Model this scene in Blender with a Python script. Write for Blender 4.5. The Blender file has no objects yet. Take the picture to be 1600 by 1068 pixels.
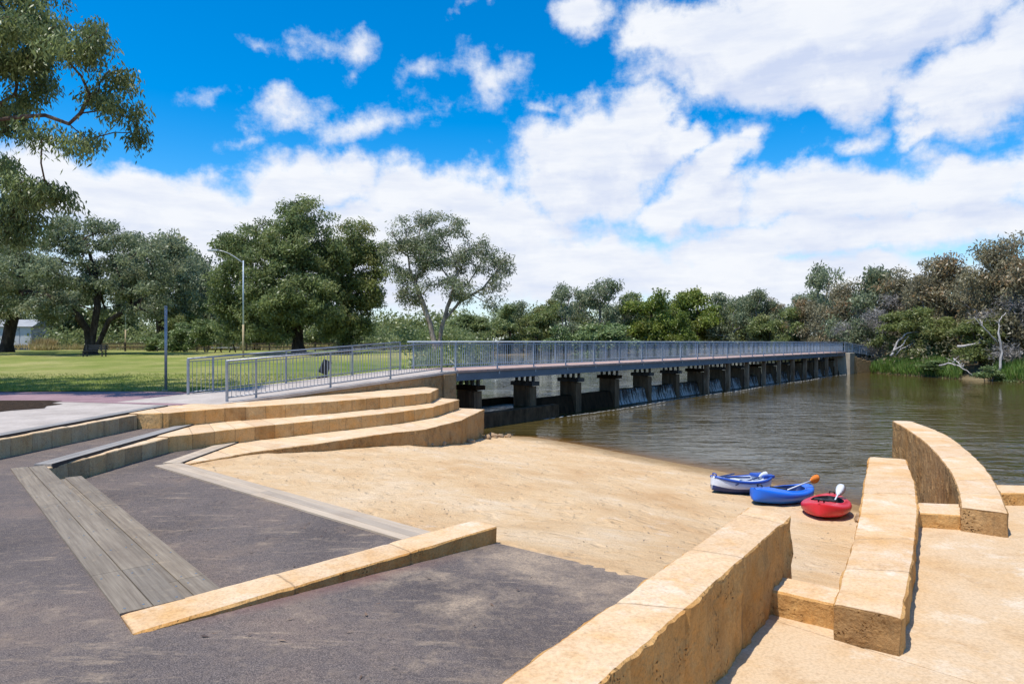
import bpy, bmesh, math, random
import numpy as np
from mathutils import Vector, noise as mnoise

S = bpy.context.scene
C = S.collection
E = 3.76                       # eye height above the lower water (world z = 0)
F = 1067.0                     # focal length in photo pixels


def P(px, py, Y):
    """point at depth Y that the survey of the photograph puts at (px, py)"""
    return Vector(((px - 800) / F * Y, Y, E + (534 - py) / F * Y))


# ------------------------------------------------------------------ camera
cam = bpy.data.cameras.new('camera')
cam.lens = 24.0
cam.sensor_width = 36.0
cam.clip_start = 0.05
cam.clip_end = 5000
co = bpy.data.objects.new('camera', cam)
C.objects.link(co)
co.location = (0, 0, E)
co.rotation_euler = (math.radians(90), 0, 0)
S.camera = co
S.view_settings.view_transform = 'Standard'
S.view_settings.look = 'None'
S.view_settings.exposure = 0.45
S.view_settings.gamma = 1.0
S.view_settings.use_curve_mapping = False
S.cycles.max_bounces = 8
S.cycles.transparent_max_bounces = 12
S.cycles.caustics_reflective = False
S.cycles.caustics_refractive = False

# ------------------------------------------------------------------ sun
SX, SY = 0.32, 0.27            # shadow offset per metre of height
sd = bpy.data.lights.new('sun', 'SUN')
sd.energy = 4.0
sd.angle = math.radians(0.53)
sd.color = (1.0, 0.95, 0.87)
so = bpy.data.objects.new('sun', sd)
C.objects.link(so)
so.rotation_euler = Vector((SX, SY, -1)).to_track_quat('-Z', 'Y').to_euler()
SUN_ELEV = math.atan2(1, math.hypot(SX, SY))
SUN_ROT = math.radians(230)


# ------------------------------------------------------------------ node helpers
class NT:
    def __init__(self, tree):
        self.t = tree

    def n(self, typ, **kw):
        nd = self.t.nodes.new(typ)
        for k, v in kw.items():
            setattr(nd, k, v)
        return nd

    def l(self, a, b):
        self.t.links.new(a, b)

    def put(self, sock, v):
        if hasattr(v, 'is_linked') or hasattr(v, 'links'):
            self.l(v, sock)
        elif isinstance(v, (tuple, list)) and len(v) == 3 and sock.type == 'RGBA':
            sock.default_value = (*v, 1)
        else:
            sock.default_value = v

    def math(self, op, a, b=None, c=None, clamp=False):
        nd = self.n('ShaderNodeMath', operation=op, use_clamp=clamp)
        self.put(nd.inputs[0], a)
        if b is not None:
            self.put(nd.inputs[1], b)
        if c is not None:
            self.put(nd.inputs[2], c)
        return nd.outputs[0]

    def vmath(self, op, a, b=None):
        nd = self.n('ShaderNodeVectorMath', operation=op)
        self.put(nd.inputs[0], a)
        if b is not None:
            self.put(nd.inputs[1], b)
        return nd.outputs['Value'] if op in ('LENGTH', 'DOT_PRODUCT', 'DISTANCE') else nd.outputs[0]

    def noise(self, vec, scale, detail=4, rough=0.55, dist=0.0, col=False):
        nd = self.n('ShaderNodeTexNoise')
        self.put(nd.inputs['Vector'], vec)
        nd.inputs['Scale'].default_value = scale
        nd.inputs['Detail'].default_value = detail
        nd.inputs['Roughness'].default_value = rough
        nd.inputs['Distortion'].default_value = dist
        return nd.outputs['Color'] if col else nd.outputs['Fac']

    def ramp(self, fac, stops, interp='LINEAR'):
        nd = self.n('ShaderNodeValToRGB')
        nd.color_ramp.interpolation = interp
        els = nd.color_ramp.elements
        while len(els) < len(stops):
            els.new(0.5)
        for e, (p, c) in zip(els, stops):
            e.position = p
            e.color = (*c, 1) if len(c) == 3 else c
        self.put(nd.inputs[0], fac)
        return nd.outputs[0]

    def mix(self, fac, a, b, mode='MIX'):
        nd = self.n('ShaderNodeMix', data_type='RGBA', blend_type=mode)
        self.put(nd.inputs[0], fac)
        self.put(nd.inputs[6], a)
        self.put(nd.inputs[7], b)
        return nd.outputs[2]

    def rng(self, v, a, b, c=0.0, d=1.0, smooth=False):
        nd = self.n('ShaderNodeMapRange')
        if smooth:
            nd.interpolation_type = 'SMOOTHSTEP'
        self.put(nd.inputs[0], v)
        for i, x in enumerate((a, b, c, d)):
            self.put(nd.inputs[i + 1], x)
        return nd.outputs[0]

    def scale(self, vec, s):
        return self.vmath('MULTIPLY', vec, s)

    def pos(self):
        return self.n('ShaderNodeNewGeometry').outputs['Position']

    def bump(self, h, strength=0.5, dist=0.02, normal=None):
        nd = self.n('ShaderNodeBump')
        nd.inputs['Strength'].default_value = strength
        nd.inputs['Distance'].default_value = dist
        self.put(nd.inputs['Height'], h)
        if normal is not None:
            self.l(normal, nd.inputs['Normal'])
        return nd.outputs[0]


def mat(name, color=(.5, .5, .5), rough=0.8, spec=0.3, metal=0.0):
    m = bpy.data.materials.new(name)
    m.use_nodes = True
    nt = NT(m.node_tree)
    b = m.node_tree.nodes['Principled BSDF']
    b.inputs['Base Color'].default_value = (*color, 1)
    b.inputs['Roughness'].default_value = rough
    b.inputs['Specular IOR Level'].default_value = spec
    b.inputs['Metallic'].default_value = metal
    return m, nt, b


# ------------------------------------------------------------------ world: Nishita sky with clouds by direction
W = bpy.data.worlds.new('World')
S.world = W
W.use_nodes = True
wt = W.node_tree
for nd in list(wt.nodes):
    wt.nodes.remove(nd)

CLOUDS = [  # px, py, rx, ry, rotation (deg, anticlockwise), weight
    (170, 300, 200, 60, -8, 1.0), (90, 255, 90, 38, -10, .9), (480, 292, 125, 72, 0, 1.1), (650, 300, 105, 62, 0, 1.05),
    (330, 350, 330, 75, 0, 1.0), (760, 345, 190, 70, -12, 1.0), (560, 400, 560, 95, 0, 1.1), (900, 420, 280, 60, 0, 1.0),
    (925, 240, 140, 88, 8, 1.2), (1005, 190, 65, 62, 0, 1.0), (900, 300, 125, 62, -10, 1.0), (1050, 225, 60, 28, 0, .8),
    (1120, 255, 125, 45, 28, .9), (1175, 218, 48, 27, 20, .8),
    (1090, 325, 110, 50, 5, 1.0), (1290, 305, 250, 62, 6, 1.0), (1510, 285, 190, 60, 4, 1.05), (1310, 370, 420, 50, 4, .85),
    (1150, 440, 480, 52, 0, .8), (1480, 350, 260, 50, 8, .8),
    (1190, 72, 215, 95, -5, 1.25), (1065, 50, 110, 50, -14, 1.0), (1360, 30, 240, 90, 0, 1.2), (1310, 140, 130, 48, -4, 1.0),
    (1545, 130, 150, 75, 10, 1.05), (1590, 70, 110, 75, 0, 1.0), (1450, 192, 75, 22, 18, .6),
    (905, 22, 62, 36, 20, .75), (568, 76, 56, 27, 18, .46), (495, 68, 70, 20, 10, .28), (665, 107, 44, 20, 20, .34),
    (760, 112, 64, 40, -12, .36), (440, 175, 70, 27, 14, .46), (378, 207, 50, 14, 22, .30), (575, 186, 100, 30, 12, .36),
    (862, 160, 50, 15, -10, .32), (1315, 215, 50, 16, 10, .34), (735, 8, 30, 10, 0, .3), (210, 262, 110, 18, -12, .42),
    (400, 75, 30, 12, 0, .2), (930, 150, 40, 13, 0, .3), (340, 150, 60, 12, 10, .16), (630, 150, 70, 14, 10, .18),
]


def cloud_group():
    g = bpy.data.node_groups.new('cloud_field', 'ShaderNodeTree')
    g.interface.new_socket('Vector', in_out='INPUT', socket_type='NodeSocketVector')
    g.interface.new_socket('Field', in_out='OUTPUT', socket_type='NodeSocketFloat')
    t = NT(g)
    gi = t.n('NodeGroupInput')
    go = t.n('NodeGroupOutput')
    v = gi.outputs[0]
    # billowing warp
    w1 = t.vmath('SUBTRACT', t.noise(v, 9, 2, .5, col=True), (.5, .5, .5))
    w2 = t.vmath('SUBTRACT', t.noise(v, 34, 5, .6, col=True), (.5, .5, .5))
    vw = t.vmath('ADD', v, t.scale(w1, (.12, .085, 0)))
    vw = t.vmath('ADD', vw, t.scale(w2, (.04, .03, 0)))
    f = None
    for (px, py, rx, ry, rot, wgt) in CLOUDS:
        az = math.atan((px - 800) / F)
        el = math.atan((534 - py) / F * math.cos(az))
        mp = t.n('ShaderNodeMapping', vector_type='TEXTURE')
        mp.inputs['Location'].default_value = (az, el, 0)
        mp.inputs['Rotation'].default_value = (0, 0, math.radians(rot))
        k = math.cos(az) ** 2
        mp.inputs['Scale'].default_value = (rx / F * k * 1.12, ry / F * math.cos(az) * 1.12, 1)
        if f is None:
            t.l(vw, mp.inputs['Vector'])
        else:                   # chained, so that Cycles works the clouds off one after the other
            ma = t.n('ShaderNodeVectorMath', operation='MULTIPLY_ADD')
            t.l(f, ma.inputs[0])
            ma.inputs[1].default_value = (1e-7,) * 3
            t.l(vw, ma.inputs[2])
            t.l(ma.outputs[0], mp.inputs['Vector'])
        d = t.vmath('LENGTH', mp.outputs[0])
        c = t.math('MULTIPLY', t.math('SUBTRACT', 1.0, d), wgt)
        f = c if f is None else t.math('SMOOTH_MAX', f, c, 0.05)
    # loose cloud outside the view
    sep = t.n('ShaderNodeSeparateXYZ')
    t.l(v, sep.inputs[0])
    out = t.math('MAXIMUM', t.rng(t.math('ABSOLUTE', sep.outputs[0]), .7, .85), t.rng(sep.outputs[1], .5, .62))
    gen = t.math('MULTIPLY', t.math('SUBTRACT', t.noise(v, 3.2, 5, .55), .5), 2.4)
    gen = t.math('ADD', gen, t.math('MULTIPLY', t.math('SUBTRACT', out, 1.0), 3.0))
    f = t.math('MAXIMUM', f, gen)
    f = t.math('MAXIMUM', f, -1.5)
    n3 = t.math('SUBTRACT', t.noise(v, 20, 10, .66), .5)
    n4 = t.math('SUBTRACT', t.noise(t.scale(v, (1, 1.8, 1)), 7, 6, .6), .5)
    calm = t.rng(sep.outputs[1], .05, .22, .35, 1.0)
    f = t.math('ADD', f, t.math('MULTIPLY', t.math('MULTIPLY', n3, calm), .85))
    f = t.math('ADD', f, t.math('MULTIPLY', n4, .85))
    t.l(f, go.inputs[0])
    return g


w = NT(wt)
tc = w.n('ShaderNodeTexCoord')
dirn = w.vmath('NORMALIZE', tc.outputs['Generated'])
sp = w.n('ShaderNodeSeparateXYZ')
w.l(dirn, sp.inputs[0])
az = w.math('ARCTAN2', sp.outputs[0], sp.outputs[1])
el = w.math('ARCSINE', sp.outputs[2])
cv = w.n('ShaderNodeCombineXYZ')
w.l(az, cv.inputs[0])
w.l(el, cv.inputs[1])
cg = cloud_group()


def field(vec):
    nd = w.n('ShaderNodeGroup')
    nd.node_tree = cg
    w.l(vec, nd.inputs[0])
    return nd.outputs[0]


f0 = field(cv.outputs[0])
f1 = field(w.vmath('ADD', cv.outputs[0], (-.012, .035, 0)))
cover = w.rng(f0, .0, .50, smooth=True)
under = w.rng(w.math('SUBTRACT', f1, f0), -.12, .30)
thick = w.rng(f0, .35, 1.2)
shade_el = w.rng(el, .08, .30, .42, .95)
shade = w.math('ADD', w.math('MULTIPLY', under, .62), w.math('MULTIPLY', thick, .22), clamp=True)
streak = w.math('MULTIPLY', w.rng(w.noise(w.scale(cv.outputs[0], (1.6, 7.0, 1)), 5.0, 6, .6), .42, .66), .45)
shade = w.math('ADD', w.math('MULTIPLY', shade, shade_el), streak, clamp=True)
ccol = w.mix(shade, (.68, .70, .735), (.46, .52, .67))
sky = w.n('ShaderNodeTexSky')
sky.sky_type = 'NISHITA'
sky.sun_disc = False
sky.sun_elevation = SUN_ELEV
sky.sun_rotation = SUN_ROT
sky.altitude = 20
sky.air_density = 1.0
sky.dust_density = 0.4
sky.ozone_density = 3.0
SKY_STRENGTH = 0.10
hs = w.n('ShaderNodeHueSaturation')
hs.inputs['Saturation'].default_value = 1.55
hs.inputs['Value'].default_value = 1.42
w.l(sky.outputs[0], hs.inputs['Color'])
skyc = w.mix(1.0, hs.outputs[0], (SKY_STRENGTH,) * 3, 'MULTIPLY')
# a thin white veil low over the horizon
veil = w.rng(el, 0.0, .16, .55, 0.0, smooth=True)
skyc = w.mix(veil, skyc, (.46, .57, .72))
full = w.mix(cover, skyc, ccol)
bg = w.n('ShaderNodeBackground')
w.l(full, bg.inputs['Color'])
bg.inputs['Strength'].default_value = 1.0
wo = w.n('ShaderNodeOutputWorld')
w.l(bg.outputs[0], wo.inputs[0])
W.cycles.sampling_method = 'MANUAL'
W.cycles.sample_map_resolution = 512

# ------------------------------------------------------------------ mesh and object helpers


def link(name, me, parent=None):
    o = bpy.data.objects.new(name, me)
    C.objects.link(o)
    if parent is not None:
        o.parent = parent
    return o


def tag(o, label, cat, group=None):
    o['label'] = label
    o['category'] = cat
    if group:
        o['group'] = group
    return o


def struct(o, kind='structure'):
    o['kind'] = kind
    return o


def thing(name, loc, label, cat, group=None, rz=0.0):
    o = bpy.data.objects.new(name, None)
    o.empty_display_size = 0.2
    C.objects.link(o)
    o.location = loc
    o.rotation_euler = (0, 0, rz)
    return tag(o, label, cat, group)


class MB:
    def __init__(self):
        self.v, self.f, self.m, self.uv = [], [], [], {}

    def box(self, c, s, rz=0.0, mi=0, ax=None):
        """box centred at c, full size s; turned by rz about z, or with its x axis along ax"""
        c = Vector(c)
        if ax is not None:
            X = Vector(ax).normalized()
            Yv = Vector((0, 0, 1)).cross(X)
            Yv = Yv.normalized() if Yv.length > 1e-6 else Vector((0, 1, 0))
            Z = X.cross(Yv)
        else:
            X = Vector((math.cos(rz), math.sin(rz), 0))
            Yv = Vector((-math.sin(rz), math.cos(rz), 0))
            Z = Vector((0, 0, 1))
        b = len(self.v)
        for sx, sy, sz in ((-1, -1, -1), (1, -1, -1), (1, 1, -1), (-1, 1, -1), (-1, -1, 1), (1, -1, 1), (1, 1, 1), (-1, 1, 1)):
            self.v.append(c + X * (sx * s[0] / 2) + Yv * (sy * s[1] / 2) + Z * (sz * s[2] / 2))
        for q in ((3, 2, 1, 0), (4, 5, 6, 7), (0, 1, 5, 4), (1, 2, 6, 5), (2, 3, 7, 6), (3, 0, 4, 7)):
            self.f.append([b + i for i in q])
            self.m.append(mi)
        return self

    def beam(self, a, b, w, h, mi=0):
        a, b = Vector(a), Vector(b)
        return self.box((a + b) / 2, ((b - a).length, w, h), ax=b - a, mi=mi)

    def tube(self, pts, radii, n=8, mi=0, caps=True):
        pts = [Vector(p) for p in pts]
        if not hasattr(radii, '__len__'):
            radii = [radii] * len(pts)
        b0 = len(self.v)
        ref = None
        for i, p in enumerate(pts):
            t = (pts[min(i + 1, len(pts) - 1)] - pts[max(i - 1, 0)]).normalized()
            if ref is None:
                ref = Vector((1, 0, 0)) if abs(t.x) < .8 else Vector((0, 1, 0))
            u = (ref - t * ref.dot(t)).normalized()
            ref = u
            q = t.cross(u)
            for k in range(n):
                a = 2 * math.pi * k / n
                self.v.append(p + (u * math.cos(a) + q * math.sin(a)) * radii[i])
        for i in range(len(pts) - 1):
            for k in range(n):
                a, b = b0 + i * n + k, b0 + i * n + (k + 1) % n
                self.f.append([a, b, b + n, a + n])
                self.m.append(mi)
        if caps:
            self.f.append([b0 + k for k in range(n)][::-1])
            self.f.append([b0 + (len(pts) - 1) * n + k for k in range(n)])
            self.m += [mi, mi]
        return self

    def prism(self, poly, z0, z1, mi=0):
        """vertical prism over a polygon; z0, z1 numbers or functions of (x, y)"""
        g0 = z0 if callable(z0) else (lambda x, y: z0)
        g1 = z1 if callable(z1) else (lambda x, y: z1)
        b, n = len(self.v), len(poly)
        for x, y in poly:
            self.v.append(Vector((x, y, g0(x, y))))
        for x, y in poly:
            self.v.append(Vector((x, y, g1(x, y))))
        self.f.append([b + i for i in range(n)][::-1])
        self.f.append([b + n + i for i in range(n)])
        self.m += [mi, mi]
        for i in range(n):
            j = (i + 1) % n
            self.f.append([b + i, b + j, b + n + j, b + n + i])
            self.m.append(mi)
        return self

    def mesh(self, name, mats, smooth=False, bevel=0.0, off=(0, 0, 0)):
        me = bpy.data.meshes.new(name)
        o = Vector(off)
        me.from_pydata([tuple(Vector(v) - o) for v in self.v], [], self.f)
        for m in (mats if isinstance(mats, (list, tuple)) else [mats]):
            me.materials.append(m)
        for p, mi in zip(me.polygons, self.m):
            p.material_index = mi
            p.use_smooth = smooth
        bm = bmesh.new()
        bm.from_mesh(me)
        bmesh.ops.recalc_face_normals(bm, faces=bm.faces)
        if bevel:
            es = [e for e in bm.edges if len(e.link_faces) == 2 and e.calc_face_angle(0) > .6]
            bmesh.ops.bevel(bm, geom=es, offset=bevel, segments=2, profile=.6, affect='EDGES', clamp_overlap=True)
        bm.to_mesh(me)
        bm.free()
        return me

    def build(self, name, mats, parent=None, smooth=False, bevel=0.0, off=None):
        if off is None:
            off = parent_world(parent) if parent is not None else (0, 0, 0)
        return link(name, self.mesh(name, mats, smooth, bevel, off), parent)


def parent_world(o):
    v = Vector((0, 0, 0))
    while o is not None:
        v += o.location
        o = o.parent
    return v


def grid_mesh(name, xs, ys, zf, m, keep=None, attr=None):
    """height-field sheet; zf(X, Y) -> Z arrays"""
    X, Y = np.meshgrid(np.array(xs, float), np.array(ys, float))
    Z = zf(X, Y)
    nx, ny = len(xs), len(ys)
    co_ = np.stack([X, Y, Z], -1).reshape(-1, 3)
    idx = np.arange(nx * ny).reshape(ny, nx)
    q = np.stack([idx[:-1, :-1], idx[:-1, 1:], idx[1:, 1:], idx[1:, :-1]], -1).reshape(-1, 4)
    if keep is not None:
        k = keep(X, Y).reshape(-1)
        q = q[k[q].all(1)]
    me = np_mesh(name, co_, q, m)
    if attr:
        for an, arr in attr(X, Y).items():
            a = me.attributes.new(an, 'FLOAT', 'POINT')
            a.data.foreach_set('value', arr.reshape(-1).astype(np.float32))
    me.polygons.foreach_set('use_smooth', np.ones(len(me.polygons), bool))
    return me


def np_mesh(name, co_, quads, m):
    me = bpy.data.meshes.new(name)
    nq, k = quads.shape
    me.vertices.add(len(co_))
    me.vertices.foreach_set('co', co_.astype(np.float32).ravel())
    me.loops.add(nq * k)
    me.loops.foreach_set('vertex_index', quads.astype(np.int32).ravel())
    me.polygons.add(nq)
    me.polygons.foreach_set('loop_start', (np.arange(nq) * k).astype(np.int32))
    me.update(calc_edges=True)
    me.materials.append(m)
    return me


def seg_dist(X, Y, pts, closed=False):
    """distance to a polyline, and the side (+ = right of travel)"""
    best = np.full(X.shape, 1e9)
    side = np.zeros(X.shape)
    n = len(pts)
    for i in range(n if closed else n - 1):
        ax_, ay_ = pts[i]
        bx_, by_ = pts[(i + 1) % n]
        dx, dy = bx_ - ax_, by_ - ay_
        L2 = dx * dx + dy * dy
        t = np.clip(((X - ax_) * dx + (Y - ay_) * dy) / L2, 0, 1)
        d = np.hypot(X - ax_ - t * dx, Y - ay_ - t * dy)
        cr = -(dx * (Y - ay_) - dy * (X - ax_))
        m = d < best
        best = np.where(m, d, best)
        side = np.where(m, np.sign(cr), side)
    return best, side


def inside(X, Y, poly):
    r = np.zeros(X.shape, bool)
    n = len(poly)
    for i in range(n):
        x1, y1 = poly[i]
        x2, y2 = poly[(i + 1) % n]
        if y1 == y2:
            continue
        c = ((y1 > Y) != (y2 > Y)) & (X < (x2 - x1) * (Y - y1) / (y2 - y1) + x1)
        r ^= c
    return r


def vnoise(X, Y, scale, seed=0, octaves=3):
    """cheap smooth value noise on arrays, about -1..1"""
    out = np.zeros(X.shape)
    amp = 1.0
    tot = 0
    for o in range(octaves):
        x = X / scale + seed * 17.3 + o * 5.1
        y = Y / scale + seed * 9.7 - o * 3.3
        xi, yi = np.floor(x), np.floor(y)
        fx, fy = x - xi, y - yi
        fx, fy = fx * fx * (3 - 2 * fx), fy * fy * (3 - 2 * fy)

        def h(a, b):
            s = np.sin(a * 127.1 + b * 311.7 + seed * 13.7) * 43758.5453
            return (s - np.floor(s)) * 2 - 1
        v = (h(xi, yi) * (1 - fx) + h(xi + 1, yi) * fx) * (1 - fy) + (h(xi, yi + 1) * (1 - fx) + h(xi + 1, yi + 1) * fx) * fy
        out += v * amp
        tot += amp
        amp *= .5
        scale *= .5
    return out / tot


# ------------------------------------------------------------------ materials


def limestone(name, pale, ochre, brown, streak=0.0, block=None, bump=.6, pit=.5, pale2=None, var=1.0):
    m, t, b = mat(name, rough=.9, spec=.15)
    p = t.pos()
    big = t.noise(p, .9, 4, .6)
    mid = t.noise(p, 4.5, 6, .62)
    fine = t.noise(p, 38, 8, .7)
    c = t.ramp(big, [(.3, ochre), (.52, pale), (.72, tuple(.5 * a + .5 * q for a, q in zip(pale, ochre)))])
    c = t.mix(t.rng(mid, .5, .72, 0, .7), c, ochre)
    c = t.mix(t.rng(t.noise(p, 2.2, 7, .7), .56, .74, 0, .75), c, brown)
    if pale2:
        c = t.mix(t.rng(t.noise(p, 1.5, 6, .68), .54, .68, 0, .8), c, pale2)
        c = t.mix(t.rng(t.noise(p, 7.0, 6, .7), .6, .72, 0, .5), c, brown)
    if streak:
        sv = t.scale(p, (5.5, 5.5, .5) if block == .55 else (3.6, 3.6, 1.3))
        st = t.noise(sv, 1.0, 5, .6)
        c = t.mix(t.rng(st, .5, .72, 0, streak), c, brown)
        c = t.mix(t.rng(t.noise(t.scale(p, (9, 9, .8) if block == .55 else (6, 6, 2.4)), 1.0, 6, .7), .56, .74, 0, streak * .9), c, (.07, .05, .03))
    if block:
        uv = t.n('ShaderNodeUVMap').outputs[0]
        s = t.n('ShaderNodeSeparateXYZ')
        t.l(uv, s.inputs[0])
        cell = t.math('FLOOR', t.math('DIVIDE', s.outputs[0], block))
        wn = t.n('ShaderNodeTexWhiteNoise', noise_dimensions='1D')
        t.l(cell, wn.inputs['W'])
        c = t.mix(1.0, c, t.ramp(wn.outputs[0], [(0, tuple(1 - var * (1 - x) for x in (.78, .72, .66))), (.5, (1, 1, 1)), (1, tuple(1 - var * (1 - x) for x in (1.08, .98, .84)))]), 'MULTIPLY')
        fr = t.math('FRACT', t.math('DIVIDE', s.outputs[0], block))
        edge = t.math('MULTIPLY', t.math('MINIMUM', fr, t.math('SUBTRACT', 1.0, fr)), block)
        edge = t.math('ADD', edge, t.math('MULTIPLY', t.math('SUBTRACT', t.noise(p, 14, 3), .5), .03))
        c = t.mix(t.rng(edge, .002, .016, .55, 0), c, (.16, .10, .055))
    c = t.mix(1.0, c, t.ramp(fine, [(.3, (.72, .70, .68)), (.55, (1, 1, 1)), (.8, (1.14, 1.12, 1.1))]), 'MULTIPLY')
    vo = t.n('ShaderNodeTexVoronoi')
    vo.inputs['Scale'].default_value = 26
    t.l(t.vmath('ADD', p, t.scale(t.noise(p, 9, 3, col=True), (.12, .12, .12))), vo.inputs['Vector'])
    pits = t.rng(vo.outputs['Distance'], .1, .34)
    pmask = t.rng(t.noise(p, 3.3, 4), .5, .62)
    c = t.mix(t.math('MULTIPLY', t.math('SUBTRACT', 1.0, pits), t.math('MULTIPLY', pmask, pit)), c, tuple(x * .55 for x in brown))
    t.l(c, b.inputs['Base Color'])
    h = t.math('ADD', t.math('MULTIPLY', fine, .5), t.math('MULTIPLY', mid, .8))
    h = t.math('ADD', h, t.math('MULTIPLY', t.math('MULTIPLY', pits, pmask), .5 * pit))
    t.l(t.bump(h, bump, .03), b.inputs['Normal'])
    return m


M = {}
M['stone_top'] = limestone('limestone_top', (.66, .48, .305), (.61, .365, .16), (.44, .24, .095), bump=.5, pit=.25, pale2=(.70, .60, .48), block=1.3, var=.22)
M['stone_side'] = limestone('limestone_cut_face', (.58, .345, .135), (.57, .265, .065), (.27, .12, .035), streak=.4, bump=1.0, pit=.9, block=1.3, var=.5)
M['terrace_top'] = limestone('terrace_top', (.66, .50, .33), (.62, .41, .225), (.47, .29, .14), bump=.4, pit=.2, pale2=(.70, .61, .49), block=.55, var=.4)
M['terrace_side'] = limestone('terrace_block_face', (.64, .41, .19), (.63, .33, .10), (.34, .17, .055), streak=.3, block=.55, bump=.8, pit=.6)
M['weathered_side'] = limestone('weathered_block_face', (.46, .36, .23), (.44, .29, .14), (.22, .16, .11), streak=.5, block=.55, bump=.8, pit=.8)
M['wet_side'] = limestone('rough_quarried_face', (.46, .28, .125), (.42, .215, .07), (.18, .09, .035), streak=.5, bump=1.2, pit=1.0)
M['rubble'] = limestone('rubble_face', (.38, .26, .14), (.36, .21, .09), (.12, .075, .04), streak=.3, bump=1.3, pit=1.0)
M['slab'] = limestone('limestone_paving', (.58, .43, .275), (.55, .37, .20), (.42, .265, .135), bump=.3, pit=.25, pale2=(.65, .55, .42))


def sand_material():
    m, t, b = mat('sand', rough=.95, spec=.1)
    p = t.pos()
    c = t.ramp(t.noise(p, .55, 5, .6), [(.3, (.55, .35, .18)), (.5, (.64, .455, .265)), (.7, (.69, .535, .36))])
    c = t.mix(t.rng(t.noise(t.scale(p, (1, 2.2, 1)), 2.3, 6, .7), .5, .75, 0, .6), c, (.56, .345, .165))
    c = t.mix(t.rng(t.noise(p, 1.7, 5, .65), .6, .72, 0, .5), c, (.71, .60, .46))
    c = t.mix(1.0, c, t.ramp(t.noise(p, 60, 6, .75), [(.3, (.78, .75, .72)), (.5, (1.04, 1.03, 1.02)), (.8, (1.14, 1.14, 1.14))]), 'MULTIPLY')
    c = t.mix(t.rng(t.noise(t.scale(p, (1, 2.6, 1)), 7.5, 5, .7), .60, .72, 0, .4), c, (.46, .29, .135))
    sp_ = t.n('ShaderNodeSeparateXYZ')
    t.l(p, sp_.inputs[0])
    zz = t.math('ADD', sp_.outputs[2], t.math('MULTIPLY', t.math('SUBTRACT', t.noise(p, 1.2, 4), .5), .12))
    wet = t.rng(zz, .03, .20, 1, 0, smooth=True)
    c = t.mix(t.math('MULTIPLY', wet, .75), c, (.22, .14, .06))
    t.l(c, b.inputs['Base Color'])
    h = t.math('ADD', t.noise(t.scale(p, (1, 1.6, 1)), 4.2, 6, .72), t.math('MULTIPLY', t.noise(p, 26, 5, .75), .35))
    fv = t.n('ShaderNodeTexVoronoi')
    fv.inputs['Scale'].default_value = 2.6
    t.l(t.vmath('ADD', t.scale(p, (1, .8, 0)), t.scale(t.noise(p, 2.0, 3, col=True), (.5, .5, 0))), fv.inputs['Vector'])
    h = t.math('ADD', h, t.math('MULTIPLY', t.rng(fv.outputs['Distance'], .10, .36, smooth=True), .5))
    t.l(t.bump(h, .8, .10), b.inputs['Normal'])
    return m


M['sand'] = sand_material()


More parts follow.
